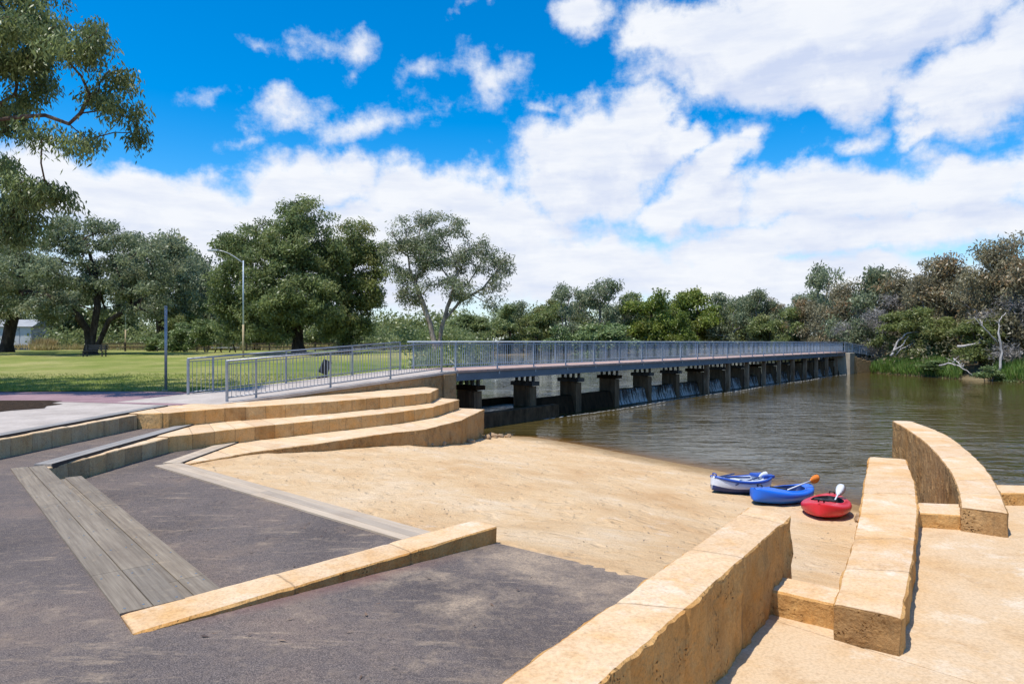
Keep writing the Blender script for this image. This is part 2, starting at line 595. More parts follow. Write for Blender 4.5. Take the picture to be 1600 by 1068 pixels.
def paving_material():
    m, t, b = mat('dark_asphalt', rough=.9, spec=.25)
    p = t.pos()
    c = t.ramp(t.noise(p, .5, 5, .6), [(.3, (.066, .055, .053)), (.52, (.104, .086, .080)), (.72, (.152, .114, .094))])
    grain = t.noise(p, 95, 3, .8)
    c = t.mix(1.0, c, t.ramp(grain, [(.30, (.30, .30, .31)), (.50, (1, 1, 1)), (.68, (2.3, 2.2, 2.05))]), 'MULTIPLY')
    # wind-blown sand in patches and streaks, thicker beside the beach
    sp_ = t.n('ShaderNodeSeparateXYZ')
    t.l(p, sp_.inputs[0])
    # distance from the sand edge near (0.5, 7.3)
    near = t.math('MULTIPLY', t.rng(t.vmath('DISTANCE', p, (.9, 6.9, 1.44)), .0, 3.6, 1.0, 0.0), .22)
    patch = t.noise(t.vmath('ADD', t.scale(p, (1.0, 1.0, 1.0)), t.scale(t.noise(p, 3, 3, col=True), (.5, .5, .5))), 1.25, 7, .72)
    d1 = t.rng(t.math('ADD', patch, near), .58, .78)
    mp = t.n('ShaderNodeMapping')
    mp.inputs['Rotation'].default_value = (0, 0, math.radians(-52))
    mp.inputs['Scale'].default_value = (.75, 3.4, 1)
    t.l(p, mp.inputs['Vector'])
    d2 = t.math('MULTIPLY', t.rng(t.noise(mp.outputs[0], 1.7, 6, .7), .57, .70), .85)
    dust = t.math('MULTIPLY', t.math('MAXIMUM', d1, d2), t.rng(t.noise(p, 42, 4, .8), .35, .6, .15, 1.0))
    c = t.mix(t.rng(t.noise(p, .9, 7, .72), .52, .68, 0, .5), c, (.20, .145, .105))
    c = t.mix(t.rng(t.noise(p, 11, 8, .8), .50, .66, 0, .42), c, (.25, .19, .14))
    c = t.mix(t.rng(t.noise(p, 16, 6, .8), .54, .68, 0, .6), c, (.035, .030, .030))
    vs = t.n('ShaderNodeTexVoronoi')
    vs.inputs['Scale'].default_value = 70
    t.l(p, vs.inputs['Vector'])
    c = t.mix(t.math('MULTIPLY', t.rng(vs.outputs['Distance'], .12, .25, 1, 0), .65), c, (.36, .30, .25))
    c = t.mix(t.math('MULTIPLY', dust, .75), c, (.45, .34, .23))
    # red mortar stain that runs along the foot of the low wall
    wall_d = t.math('ABSOLUTE', t.math('SUBTRACT', t.vmath('DOT_PRODUCT', p, (.737, -.676, 0)), -5.38))
    wall_t = t.vmath('DOT_PRODUCT', t.vmath('SUBTRACT', p, (-2.75, 4.96, 0)), (.676, .737, 0))
    red = t.math('MULTIPLY', t.rng(t.math('ADD', wall_d, t.math('MULTIPLY', t.noise(p, 2.5, 4), .25)), .08, .36, .55, 0), t.math('MULTIPLY', t.rng(wall_t, .2, .9), t.rng(wall_t, 2.2, 3.4, 1, 0)))
    c = t.mix(red, c, (.19, .085, .075))
    t.l(c, b.inputs['Base Color'])
    t.l(t.bump(t.math('ADD', grain, t.math('MULTIPLY', t.noise(p, 30, 4, .7), .6)), .55, .006), b.inputs['Normal'])
    return m


M['asphalt'] = paving_material()


def timber_material(name, c0, c1, c2, along):
    m, t, b = mat(name, rough=.75, spec=.25)
    p = t.pos()
    mp = t.n('ShaderNodeMapping')
    mp.inputs['Rotation'].default_value = (0, 0, -along)
    t.l(p, mp.inputs['Vector'])
    g = t.noise(t.scale(mp.outputs[0], (1.2, 34, 8)), 1.0, 5, .65)
    c = t.ramp(g, [(.28, c0), (.5, c1), (.75, c2)])
    c = t.mix(t.rng(t.noise(p, 1.4, 5, .65), .45, .7, 0, .55), c, c0)
    c = t.mix(t.rng(t.noise(p, 3.0, 6, .7), .58, .72, 0, .6), c, (.36, .28, .19))
    oi = t.n('ShaderNodeObjectInfo')
    c = t.mix(1.0, c, t.ramp(oi.outputs['Random'], [(0, (.84, .85, .87)), (1, (1.12, 1.1, 1.06))]), 'MULTIPLY')
    t.l(c, b.inputs['Base Color'])
    t.l(t.bump(g, .4, .004), b.inputs['Normal'])
    return m


STEP_ANG = math.atan2(-6.11, 5.34)
M['timber'] = timber_material('grey_timber', (.135, .108, .082), (.205, .170, .130), (.28, .238, .185), STEP_ANG)
M['timber_pale'] = timber_material('sun_bleached_timber', (.34, .265, .195), (.43, .35, .265), (.52, .435, .335), math.atan2(-4.98, 5.63))
M['timber_strip'] = timber_material('grey_edging_timber', (.20, .185, .17), (.27, .255, .24), (.34, .325, .31), math.pi / 2)
M['nosing'] = mat('dark_nosing', (.035, .032, .032), .7)[0]
M['screw'] = mat('screw_heads', (.55, .53, .5), .35, .5, .9)[0]


def simple(name, c0, c1, scale, rough=.85, spec=.3, bumpd=.004, bumps=.4, metal=0.0, c2=None, stretch=(1, 1, 1)):
    m, t, b = mat(name, rough=rough, spec=spec, metal=metal)
    p = t.scale(t.pos(), stretch)
    n = t.noise(p, scale, 6, .65)
    stops = [(.3, c0), (.6, c1)] + ([(.8, c2)] if c2 else [])
    c = t.ramp(n, stops)
    c = t.mix(1.0, c, t.ramp(t.noise(p, scale * 14, 4, .7), [(.3, (.86, .86, .86)), (.7, (1.1, 1.1, 1.1))]), 'MULTIPLY')
    t.l(c, b.inputs['Base Color'])
    if bumpd:
        t.l(t.bump(t.noise(p, scale * 10, 5, .7), bumps, bumpd), b.inputs['Normal'])
    return m


M['concrete'] = simple('pale_concrete', (.33, .285, .25), (.45, .395, .35), 1.1, .9, .2, c2=(.50, .445, .395))
M['red_path'] = simple('red_path_asphalt', (.21, .125, .135), (.30, .195, .205), 1.4, .9, .2)
M['mulch'] = simple('bark_mulch', (.020, .013, .009), (.085, .055, .034), 9, .95, .1, .05, 1.0)
M['soil'] = simple('dry_soil', (.10, .075, .045), (.19, .15, .085), .35, .95, .1, .05, .8, c2=(.15, .16, .06))
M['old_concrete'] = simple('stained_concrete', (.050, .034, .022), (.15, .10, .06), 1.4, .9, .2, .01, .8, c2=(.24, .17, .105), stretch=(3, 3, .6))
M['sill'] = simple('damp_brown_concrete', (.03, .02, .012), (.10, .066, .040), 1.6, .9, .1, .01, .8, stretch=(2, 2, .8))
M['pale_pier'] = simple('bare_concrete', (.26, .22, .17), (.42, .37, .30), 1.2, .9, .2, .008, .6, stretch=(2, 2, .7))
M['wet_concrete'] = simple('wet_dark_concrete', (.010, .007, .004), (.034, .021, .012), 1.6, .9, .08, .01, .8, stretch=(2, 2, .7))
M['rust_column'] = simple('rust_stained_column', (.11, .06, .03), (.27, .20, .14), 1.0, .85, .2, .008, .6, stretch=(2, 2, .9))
M['girder'] = simple('blue_grey_steel', (.075, .105, .155), (.10, .135, .19), 1.0, .5, .5, .001, .2)
M['dark_steel'] = simple('dark_steel', (.02, .02, .022), (.045, .045, .05), 3, .6, .4, .001, .2)
M['deck'] = simple('reddish_deck_boards', (.30, .20, .165), (.42, .30, .26), 2.5, .85, .2, .004, .4)
M['galv'] = simple('galvanised_steel', (.23, .24, .27), (.33, .345, .375), 6, .45, .5, .0006, .15, metal=.5)
M['galv_pale'] = simple('pale_bridge_steel', (.28, .33, .40), (.37, .42, .48), 6, .5, .5, .0006, .15, metal=.35)
M['pole_blue'] = simple('pale_blue_painted_steel', (.42, .50, .60), (.50, .58, .68), 3, .4, .5, .0006, .1)
M['pole_tan'] = simple('tan_pole_base', (.36, .28, .15), (.44, .34, .20), 3, .6, .3, .001, .1)
M['black'] = simple('black_metal', (.012, .012, .013), (.022, .022, .024), 5, .5, .4, .001, .2)
M['fence_wood'] = simple('dark_fence_timber', (.035, .028, .022), (.075, .06, .048), 3, .9, .2, .004, .5)
M['shed_wall'] = simple('pale_shed_cladding', (.40, .42, .44), (.50, .52, .54), 1, .6, .3, .001, .2)
M['shed_roof'] = simple('grey_shed_roof', (.24, .25, .26), (.32, .33, .34), 1, .6, .3, .001, .2)
M['shed_base'] = simple('dark_blue_base', (.03, .05, .075), (.05, .075, .11), 1, .7, .3, .001, .2)
M['rock'] = limestone('boulder', (.38, .27, .17), (.32, .20, .11), (.17, .11, .06), bump=1.0)
M['foam'] = simple('white_water_foam', (.22, .22, .215), (.42, .42, .41), 6, .5, .3, .01, .6)


def grass_material():
    m, t, b = mat('lawn_grass', rough=.95, spec=.1)
    p = t.pos()
    c = t.ramp(t.noise(p, .12, 4, .6), [(.34, (.12, .18, .035)), (.5, (.23, .26, .065)), (.64, (.38, .35, .14))])
    c = t.mix(t.rng(t.noise(p, .55, 5, .65), .5, .72, 0, .6), c, (.34, .31, .135))
    c = t.mix(t.rng(t.noise(p, 1.8, 5, .65), .52, .7, 0, .4), c, (.08, .14, .025))
    c = t.mix(1.0, c, t.ramp(t.noise(p, 25, 4, .75), [(.3, (.62, .66, .55)), (.7, (1.25, 1.2, 1.2))]), 'MULTIPLY')
    t.l(c, b.inputs['Base Color'])
    t.l(t.bump(t.noise(p, 16, 5, .75), .9, .08), b.inputs['Normal'])
    return m


M['grass'] = grass_material()


def water_material(name, deep, depth_attr, ripple):
    m = bpy.data.materials.new(name)
    m.use_nodes = True
    t = NT(m.node_tree)
    b = m.node_tree.nodes['Principled BSDF']
    b.inputs['Base Color'].default_value = (*deep, 1)
    b.inputs['Roughness'].default_value = .04
    b.inputs['Specular Tint'].default_value = (.72, .87, 1.0, 1)  # blue put into the mirror colour, standing in for bluer sky reflections
    b.inputs['IOR'].default_value = 1.333
    b.inputs['Specular IOR Level'].default_value = .5
    p = t.pos()
    big = t.noise(p, .11, 3, .5)
    mp = t.n('ShaderNodeMapping')
    mp.inputs['Rotation'].default_value = (0, 0, math.radians(-22))
    mp.inputs['Scale'].default_value = (.36, 1.0, 1)
    t.l(p, mp.inputs['Vector'])
    v = t.vmath('ADD', mp.outputs[0], t.scale(t.noise(p, .8, 3, col=True), (.6, .6, 0)))
    h1 = t.noise(v, 1.35, 2, .5)
    h2 = t.noise(v, 4.6, 3, .55)
    h = t.math('ADD', h1, t.math('MULTIPLY', h2, .32))
    calm = t.rng(t.vmath('DISTANCE', p, (9, 24, 0)), 11, 32, 1.0, .22, smooth=True)
    amp = t.math('MULTIPLY', t.rng(big, .38, .62, .40, 1.0, smooth=True), calm if depth_attr else 1.0)
    if depth_attr:
        at = t.n('ShaderNodeAttribute', attribute_name='depth').outputs['Fac']
        amp = t.math('MULTIPLY', amp, t.rng(at, .0, .5, .25, 1.0))
    h = t.math('MULTIPLY', h, amp)
    t.l(t.bump(h, 1.0, ripple), b.inputs['Normal'])
    if depth_attr:
        al = t.math('SUBTRACT', 1.0, t.math('EXPONENT', t.math('MULTIPLY', at, -3.2)))
        # what the turbid water hides of the bed; the mirror layer stays whole
        tr = t.n('ShaderNodeBsdfTransparent')
        tr.inputs[0].default_value = (.80, .66, .42, 1)
        lw = t.n('ShaderNodeFresnel')
        lw.inputs['IOR'].default_value = 1.333
        fac = t.math('ADD', al, lw.outputs[0], clamp=True)
        ms = t.n('ShaderNodeMixShader')
        t.l(fac, ms.inputs[0])
        t.l(tr.outputs[0], ms.inputs[1])
        t.l(b.outputs[0], ms.inputs[2])
        t.l(ms.outputs[0], m.node_tree.nodes['Material Output'].inputs[0])
    return m


M['water'] = water_material('river_water', (.068, .051, .015), True, .20)
M['upper_water'] = water_material('weir_pool_water', (.045, .038, .014), False, .30)


def bark_material(name, c0, c1, c2):
    m, t, b = mat(name, rough=.9, spec=.15)
    p = t.pos()
    n = t.noise(t.scale(p, (1, 1, .28)), 4.5, 6, .65)
    c = t.ramp(n, [(.3, c0), (.52, c1), (.72, c2)])
    t.l(c, b.inputs['Base Color'])
    t.l(t.bump(t.noise(t.scale(p, (1, 1, .3)), 14, 5, .7), .8, .04), b.inputs['Normal'])
    return m


M['bark_dark'] = bark_material('dark_rough_bark', (.018, .014, .012), (.05, .038, .030), (.11, .085, .07))
M['bark_red'] = bark_material('red_brown_bark', (.04, .024, .018), (.11, .07, .05), (.24, .18, .14))
M['bark_pale'] = bark_material('pale_smooth_bark', (.12, .09, .075), (.30, .25, .21), (.50, .45, .40))
M['bark_grey'] = bark_material('grey_bark', (.08, .07, .065), (.20, .18, .165), (.36, .33, .31))
M['dead_wood'] = bark_material('bleached_dead_wood', (.26, .23, .21), (.46, .42, .39), (.66, .62, .58))


def leaf_material(name, dark, light, tint, trans=.25, rough=.42):
    m, t, b = mat(name, rough=rough, spec=.5)
    a = t.n('ShaderNodeAttribute', attribute_name='leaf')
    s = t.n('ShaderNodeSeparateColor')
    t.l(a.outputs['Color'], s.inputs[0])
    c = t.mix(s.outputs[0], dark, light)
    c = t.mix(t.rng(s.outputs[1], .72, 1.0, 0, .85), c, tint)
    t.l(c, b.inputs['Base Color'])
    tr = t.n('ShaderNodeBsdfTranslucent')
    t.l(c, tr.inputs[0])
    ms = t.n('ShaderNodeMixShader')
    ms.inputs[0].default_value = trans
    t.l(b.outputs[0], ms.inputs[1])
    t.l(tr.outputs[0], ms.inputs[2])
    t.l(ms.outputs[0], m.node_tree.nodes['Material Output'].inputs[0])
    return m


M['leaf_gum'] = leaf_material('gum_leaves', (.095, .130, .040), (.275, .330, .125), (.33, .35, .13), .45)
M['leaf_grey'] = leaf_material('grey_green_leaves', (.115, .145, .070), (.315, .355, .200), (.33, .32, .18), .45)
M['leaf_olive'] = leaf_material('olive_leaves', (.090, .120, .034), (.285, .325, .105), (.35, .33, .12), .45)
M['leaf_bright'] = leaf_material('bright_green_leaves', (.10, .145, .022), (.28, .34, .06), (.32, .32, .08), .42)
M['leaf_brown'] = leaf_material('brown_tinged_leaves', (.16, .140, .080), (.34, .305, .175), (.38, .21, .09), .42)
M['leaf_pale'] = leaf_material('pale_shrub_leaves', (.10, .15, .05), (.22, .29, .11), (.25, .29, .09), .3)
M['leaf_twig'] = leaf_material('bare_grey_twigs', (.16, .145, .135), (.34, .32, .30), (.24, .19, .13), .15)
M['leaf_reed'] = leaf_material('reed_blades', (.08, .15, .028), (.20, .32, .06), (.32, .31, .11), .4)
M['leaf_straw'] = leaf_material('dry_straw', (.32, .24, .10), (.46, .36, .17), (.40, .28, .12), .3)
M['leaf_litter'] = leaf_material('fallen_leaves', (.06, .035, .02), (.18, .11, .06), (.26, .17, .10), .0)

# ------------------------------------------------------------------ the land
RIVER = [(-10, -30), (-10, 19), (-9.3, 21.5), (-6.5, 27), (-3.8, 31), (-3.0, 33), (-3.5, 60), (-4.5, 110), (-9, 140),
         (20, 153), (62, 138), (78, 104), (52, 92), (45.5, 86.5), (43.9, 83.6), (44.6, 74.3), (45.4, 69.2), (47.8, 63.7), (52, 47), (58, 10), (66, -30)]


def lawn_z(X, Y):
    return 2.0 + np.clip((Y - 25) / 35, 0, 1) * .80


def ground_z(X, Y):
    d, _ = seg_dist(X, Y, RIVER, True)
    ins = inside(X, Y, RIVER)
    left = (X < 0) & (Y < 130)
    wavy = vnoise(X, Y, 6, 3) * .12
    bank = np.where(left, np.minimum(lawn_z(X, Y) - .05, .75 + d * 1.2), np.minimum(1.1 + wavy * 2, -.15 + d * .55) + np.clip((d - 8) / 60, 0, 1) * 1.2)
    near_l = (X < -9.0) & (Y < 26)
    bank = np.where(near_l, 1.93, bank)
    return np.where(ins, np.maximum(-1.6, -.15 - d * .5), bank)


def gz(x, y):
    return float(ground_z(np.array([[x]], float), np.array([[y]], float))[0, 0])


def axis(lo, hi, step, far):
    a = list(np.arange(lo, hi + 1e-6, step))
    s = step
    left, right = [lo], [hi]
    while right[-1] < far:
        s *= 1.5
        right.append(right[-1] + s)
        left.append(left[-1] - s)
    return left[:0:-1] + a + right[1:]


me = grid_mesh('ground', axis(-60, 90, 1.2, 1500), axis(-20, 165, 1.2, 1500), ground_z, M['soil'])
struct(link('ground', me))

lx = np.arange(-75, -2.0, .6)
ly = np.arange(23.6, 80, .6)


def lawn_keep(X, Y):
    d, _ = seg_dist(X, Y, RIVER, True)
    edge = 24.0 + np.sin(X * .35) * .15
    return (~inside(X, Y, RIVER)) & (d > .5) & (Y > edge)


me = grid_mesh('lawn', lx, ly, lambda X, Y: lawn_z(X, Y) + .015 + vnoise(X, Y, 2.5, 5) * .02, M['grass'], keep=lawn_keep)
struct(link('lawn', me))


def sheet(name, poly, zf, m, thick=None):
    b = MB()
    b.v = [Vector((x, y, zf(x, y) if callable(zf) else zf)) for x, y in poly]
    b.f = [list(range(len(poly)))]
    b.m = [0]
    me_ = b.mesh(name, m)
    bm = bmesh.new()
    bm.from_mesh(me_)
    bmesh.ops.triangulate(bm, faces=bm.faces)
    for f in bm.faces:
        if f.normal.z < 0:
            f.normal_flip()
    bm.to_mesh(me_)
    bm.free()
    return struct(link(name, me_))


# park paths (z = 2.0)
sheet('red_path', [(-40, 23.9), (-40, 20.4), (-15.3, 20.4), (-12.6, 19.9), (-9.2, 18.9), (-8.15, 19.6), (-8.9, 21.2), (-10.6, 23.3), (-12.2, 24.3), (-18, 23.9)], 2.006, M['red_path'])
sheet('concrete_path', [(-30, 20.5), (-30, 9), (-9.62, 9), (-9.62, 18.75), (-9.3, 19.0), (-12.6, 20.0), (-15.3, 20.5)], 2.001, M['concrete'])
sheet('mulch_bed', [(-13.9, 20.5), (-13.3, 20.2), (-13.25, 19.6), (-12.7, 19.3), (-12.75, 18.7), (-12.4, 18.1), (-12.85, 17.5), (-12.9, 17.0), (-13.7, 16.9), (-14.6, 16.4), (-15.5, 16.6), (-22, 17), (-22, 20.4)], 2.012, M['mulch'])

# dark terraces
sheet('upper_paving', [(-9.6, 1.0), (1.3, 1.3), (.58, 1.95), (-2.75, 4.96), (-3.05, 5.31), (-8.39, 11.42), (-8.15, 11.7), (-8.33, 18.5), (-9.2, 18.5), (-9.6, 16.5)], 1.632, M['asphalt'])


def slope_z(x, y):
    return 1.632 - .046 * ((x + 2.75) * .676 + (y - 4.96) * .737)


sheet('sloping_paving', [(-2.75, 4.96), (-.2, 7.86), (.55, 7.28), (1.29, 6.72), (1.75, 6.4), (.3, 3.4), (1.0, 1.5), (.58, 1.95)], slope_z, M['asphalt'])
sheet('lower_paving', [(-7.75, 12.0), (-2.37, 5.9), (-.6, 7.9), (-1.3, 8.75), (-6.95, 13.75), (-6.85, 17.2), (-7.9, 15.6)], 1.27, M['asphalt'])

# limestone paving on the right: two slabs with an open joint
PAVE = [(.0, 2.2), (2.25, 6.3), (2.9, 5.95), (5.2, 9.5), (6.3, 9.5), (7.5, 10.7), (16, 10.2), (16, 1.5)]
mb = MB().prism([(.0, 2.2), (2.12, 6.35), (2.22, 6.29), (6.3, 1.82), (1.5, 1.2)], 1.05, 1.262)
struct(mb.build('limestone_paving', M['slab'], bevel=.012))
mb = MB().prism([(2.235, 6.305), (2.55, 6.62), (2.95, 6.2), (5.2, 9.5), (6.3, 9.5), (7.5, 10.7), (16, 10.2), (16, 1.5), (6.62, 1.5)], 1.05, 1.256)
struct(mb.build('limestone_paving', M['slab'], bevel=.012))

# beach
SHORE = [(-4, 28.6), (-.77, 27.5), (.76, 27.1), (2.36, 25.2), (3.5, 23.5), (4.84, 21.6), (6.1, 19.8), (8.0, 15.7), (9.4, 12.6), (11, 9.5), (14, 4)]
RAMP_EDGE = [(-.15, 7.84), (1.29, 6.7)]
L2POLY = [(-7.9, 11.8), (-2.37, 5.7), (-.5, 7.95), (-1.3, 8.85), (-6.85, 13.85), (-6.7, 17.4), (-8, 16)]


def sand_z(X, Y):
    d, s = seg_dist(X, Y, SHORE)
    wob = vnoise(X, Y, 3.5, 2) * .5
    d = d * s + wob * np.clip(d / 3, 0, 1)
    z = np.where(d > 0, np.interp(d, [0, 2.5, 5.3, 7.5, 12, 13.5], [0, .24, .53, .86, 1.19, 1.255]), d * .13)
    dr, _ = seg_dist(X, Y, RAMP_EDGE)
    along = (X + .17) * .676 + (Y - 7.84) * .737
    _, sr_ = seg_dist(X, Y, RAMP_EDGE)
    lip = np.where(sr_ < 0, 1.455 - .17 * dr, 1.455 - .02 * dr) + vnoise(X, Y, .5, 7) * .012 - np.where(sr_ > 0, np.clip(dr - .05, 0, 9) * .35, 0)
    z = np.where(along > -.15, np.maximum(z, lip), z)
    z = z + (vnoise(X, Y, .9, 1) * .02 + vnoise(X, Y, .33, 4, 2) * .016) * np.clip(np.abs(d) * 2, .2, 1)
    under = inside(X, Y, PAVE) & (Y < 10.3)
    z = np.where(under, np.minimum(z, .95), z)
    z = np.where(inside(X, Y, L2POLY), np.minimum(z, 1.2), z)
    dpl, sd_ = seg_dist(X, Y, [(-6.82, 13.98), (-1.21, 8.98)])
    z = np.where((dpl < 1.2) & (z > 1.1) & (along < .5), np.minimum(z, 1.286 + vnoise(X, Y, .45, 9) * .022), z)
    return np.maximum(z, -1.6)


me = grid_mesh('beach', np.arange(-7.5, 15, .11), np.arange(5.8, 33, .11), sand_z, M['sand'])
struct(link('beach', me))


def water_depth(X, Y):
    d, s = seg_dist(X, Y, SHORE)
    off = np.where(s < 0, d, 0)
    dep = np.minimum(off * .13, 1.6)
    far = Y > 33
    return {'depth': np.where(far, np.maximum(dep, .8), dep)}


def wax(a, b, fine_to, s0, s1):
    return list(np.arange(a, fine_to, s0)) + list(np.arange(fine_to, b, s1))


me = grid_mesh('river_water', wax(-6, 72, 16, .4, 2.0), wax(3, 92, 34, .4, 2.0), lambda X, Y: X * 0.0, M['water'], attr=water_depth)
struct(link('river_water', me))

# ------------------------------------------------------------------ limestone walls


def resample(pts, step):
    pts = [Vector((*p, 0)) for p in pts]
    out = []
    for a, b in zip(pts[:-1], pts[1:]):
        n = max(1, int((b - a).length / step))
        for i in range(n):
            out.append(a.lerp(b, i / n))
    out.append(pts[-1])
    return out


def smooth_line(pts, it):
    for _ in range(it):
        q = [pts[0]]
        for a, b in zip(pts[:-1], pts[1:]):
            q += [tuple(.75 * x + .25 * y for x, y in zip(a, b)), tuple(.25 * x + .75 * y for x, y in zip(a, b))]
        q.append(pts[-1])
        pts = q
    return pts


def stone_wall(name, left, right, ztop, zbot, top_m, side_m, label, cat, group=None, step=.09, amp=.012, block=1.3, seed=0,
               round_=.02, smooth=0, blk_amp=.008, parent=None):
    """a course of limestone: left/right are the two edges of its top (same number of stations)"""
    if smooth:
        left, right = smooth_line(left, smooth), smooth_line(right, smooth)
    rnd = random.Random(seed)
    L, R = [], []
    for i in range(len(left) - 1):
        a, b = Vector((*left[i], 0)), Vector((*left[i + 1], 0))
        c, d = Vector((*right[i], 0)), Vector((*right[i + 1], 0))
        n = max(1, int(max((b - a).length, (d - c).length) / step))
        for k in range(n):
            L.append(a.lerp(b, k / n))
            R.append(c.lerp(d, k / n))
    L.append(Vector((*left[-1], 0)))
    R.append(Vector((*right[-1], 0)))
    ztf = ztop if callable(ztop) else (lambda x, y: ztop)
    nt_, ns = 7, max(3, int((ztf(*left[0]) - zbot) / .12))
    offs = {}
    verts, uvs = [], []
    s_along = 0.0
    ring = 2 * (ns + 1) + nt_ + 1
    for i, (l, r) in enumerate(zip(L, R)):
        if i:
            s_along += ((R[i] - R[i - 1]).length)
        bi = int(s_along / block)
        if bi not in offs:
            offs[bi] = (rnd.uniform(-1, 1) * blk_amp, rnd.uniform(-1, 1) * blk_amp * .7)
        ob, oz = offs[bi]
        fr = s_along / block - bi
        gap = min(fr, 1 - fr) * block
        groove = .014 * max(0, 1 - gap / .05) if blk_amp else 0
        wv = (r - l)
        wl = wv.length
        wd = wv / wl
        zt = ztf((l.x + r.x) / 2, (l.y + r.y) / 2)
        prof = []
        for k in range(ns + 1):
            f = k / ns
            prof.append((-ob + groove, zbot + (zt - round_ - zbot) * f, 0))
        for k in range(nt_ + 1 - 0):
            f = k / nt_
            dz = 0 if 0 < k < nt_ else -round_ * .3
            inset = round_ if k == 0 else (-round_ if k == nt_ else 0)
            prof.append((f * wl + inset, zt + dz + oz - groove * .4, 1))
        for k in range(ns + 1):
            f = 1 - k / ns
            prof.append((wl + ob - groove, zbot + (zt - round_ - zbot) * f, 2))
        for (x, z, kind) in prof:
            p = l + wd * x
            p.z = z
            q = p * 3.1 + Vector((seed * 7.7, 0, 0))
            nv = mnoise.noise_vector(q) + mnoise.noise_vector(q * 3.3) * .6 + mnoise.noise_vector(q * 8.0) * .35
            k_ = .35 if kind == 1 and 0 < x < wl else 1.0
            p += Vector((nv.x, nv.y, nv.z * .6)) * amp * k_
            verts.append(p)
            uvs.append((s_along, z if kind != 1 else x))
    faces, mi = [], []
    n_st = len(L)
    rr = len(prof)
    for i in range(n_st - 1):
        for k in range(rr - 1):
            a = i * rr + k
            faces.append([a, a + 1, a + rr + 1, a + rr])
            mi.append(1 if ns < k < ns + nt_ + 1 else 0)
    for base, rev in ((0, False), ((n_st - 1) * rr, True)):
        # end caps as a fan of strips between the two sides
        for k in range(ns):
            q = [base + k, base + k + 1, base + rr - 2 - k, base + rr - 1 - k]
            faces.append(q[::-1] if rev else q)
            mi.append(0)
        q = [base + ns + j for j in range(nt_ + 3)]
        faces.append(q[::-1] if rev else q)
        mi.append(0)
    me_ = bpy.data.meshes.new(name)
    me_.from_pydata([tuple(v) for v in verts], [], faces)
    me_.materials.append(side_m)
    me_.materials.append(top_m)
    uvl = me_.uv_layers.new(name='UVMap')
    for p in me_.polygons:
        p.material_index = mi[p.index]
        for li in p.loop_indices:
            uvl.data[li].uv = uvs[me_.loops[li].vertex_index]
    bm = bmesh.new()
    bm.from_mesh(me_)
    bmesh.ops.recalc_face_normals(bm, faces=bm.faces)
    bm.to_mesh(me_)
    bm.free()
    o = link(name, me_, parent)
    if label:
        tag(o, label, cat, group)
    return o


GT = 'limestone seating terraces'
# upper terrace: straight weathered part on the left, bright part beside the ramp
stone_wall('limestone_retaining_wall', [(-9.74, 9.4), (-9.62, 16.7)], [(-9.46, 9.4), (-9.16, 16.7)], 1.99, 1.5,
           M['terrace_top'], M['weathered_side'], 'stained straight limestone retaining wall under the grey edging by the concrete path', 'retaining wall', block=.55, seed=1)
stone_wall('limestone_terrace', [(-9.55, 16.72), (-9.5, 18.4), (-9.2, 19.3), (-7.9, 20.0), (-6.2, 22.6), (-4.4, 25.3), (-3.4, 26.6)],
           [(-9.16, 16.72), (-8.5, 16.9), (-7.68, 18.1), (-5.58, 19.9), (-4.1, 21.75), (-2.83, 23.6), (-2.75, 25.6)], 2.012, 1.5,
           M['terrace_top'], M['terrace_side'], 'highest curved limestone seating terrace at the foot of the ramp', 'terrace', GT, block=.55, seed=2)
stone_wall('limestone_retaining_wall', [(-8.14, 11.66), (-8.1, 15.4)], [(-7.91, 11.6), (-7.74, 15.36)], 1.615, 1.15,
           M['terrace_top'], M['weathered_side'], 'stained straight limestone retaining wall beside the grey timber steps', 'retaining wall', block=.55, seed=3)
stone_wall('limestone_terrace', [(-8.1, 15.42), (-8.25, 17.9), (-7.6, 18.9), (-6.2, 19.9), (-4.5, 22.0), (-3.3, 23.9), (-2.75, 25.9)],
           [(-7.74, 15.38), (-7.3, 15.95), (-6.45, 17.2), (-5.24, 18.6), (-3.5, 20.7), (-2.6, 22.3), (-1.95, 25.2)], 1.64, 1.15,
           M['terrace_top'], M['terrace_side'], 'middle curved limestone seating terrace with block joints', 'terrace', GT, block=.55, seed=4)
stone_wall('limestone_terrace', [(-6.74, 14.0), (-6.86, 16.6), (-6.5, 17.5), (-4.9, 19.5), (-3.4, 21.4), (-2.5, 23.5), (-2.2, 25.8)],
           [(-6.62, 13.95), (-5.85, 15.45), (-4.75, 16.75), (-3.45, 18.6), (-2.45, 19.55), (-1.6, 21.8), (-1.04, 25.3)], 1.275, -.5,
           M['terrace_top'], M['wet_side'], 'lowest limestone seating terrace with a rough brown face on the sand', 'terrace', GT, block=1.1, amp=.022, seed=5)

GW = 'low limestone walls round the beach'
stone_wall('low_limestone_wall', [(-3.05, 5.31), (-.47, 8.14)], [(-2.75, 4.96), (-.17, 7.84)], 1.645, 1.1, M['stone_top'], M['stone_side'],
           'low limestone wall lying flush with the dark paving beside the timber steps', 'wall', GW, block=1.3, seed=6, step=.06)
stone_wall('limestone_wall', [(-1.60, 1.3), (-.082, 3.5), (2.53, 7.29)], [(-1.09, 1.3), (.452, 3.5), (2.83, 6.89)], 2.01, .9, M['stone_top'], M['stone_side'],
           'tall broad limestone wall with an ochre cut face in the foreground', 'wall', GW, block=1.3, seed=7, step=.04, amp=.026)
stone_wall('limestone_block', [(2.62, 6.66), (3.2, 6.2)], [(2.36, 6.30), (2.86, 5.88)], 1.48, .7, M['stone_top'], M['stone_side'],
           'low pitted limestone block joining the tall wall and the long wall', 'block', block=1.3, seed=8, step=.05, amp=.018)
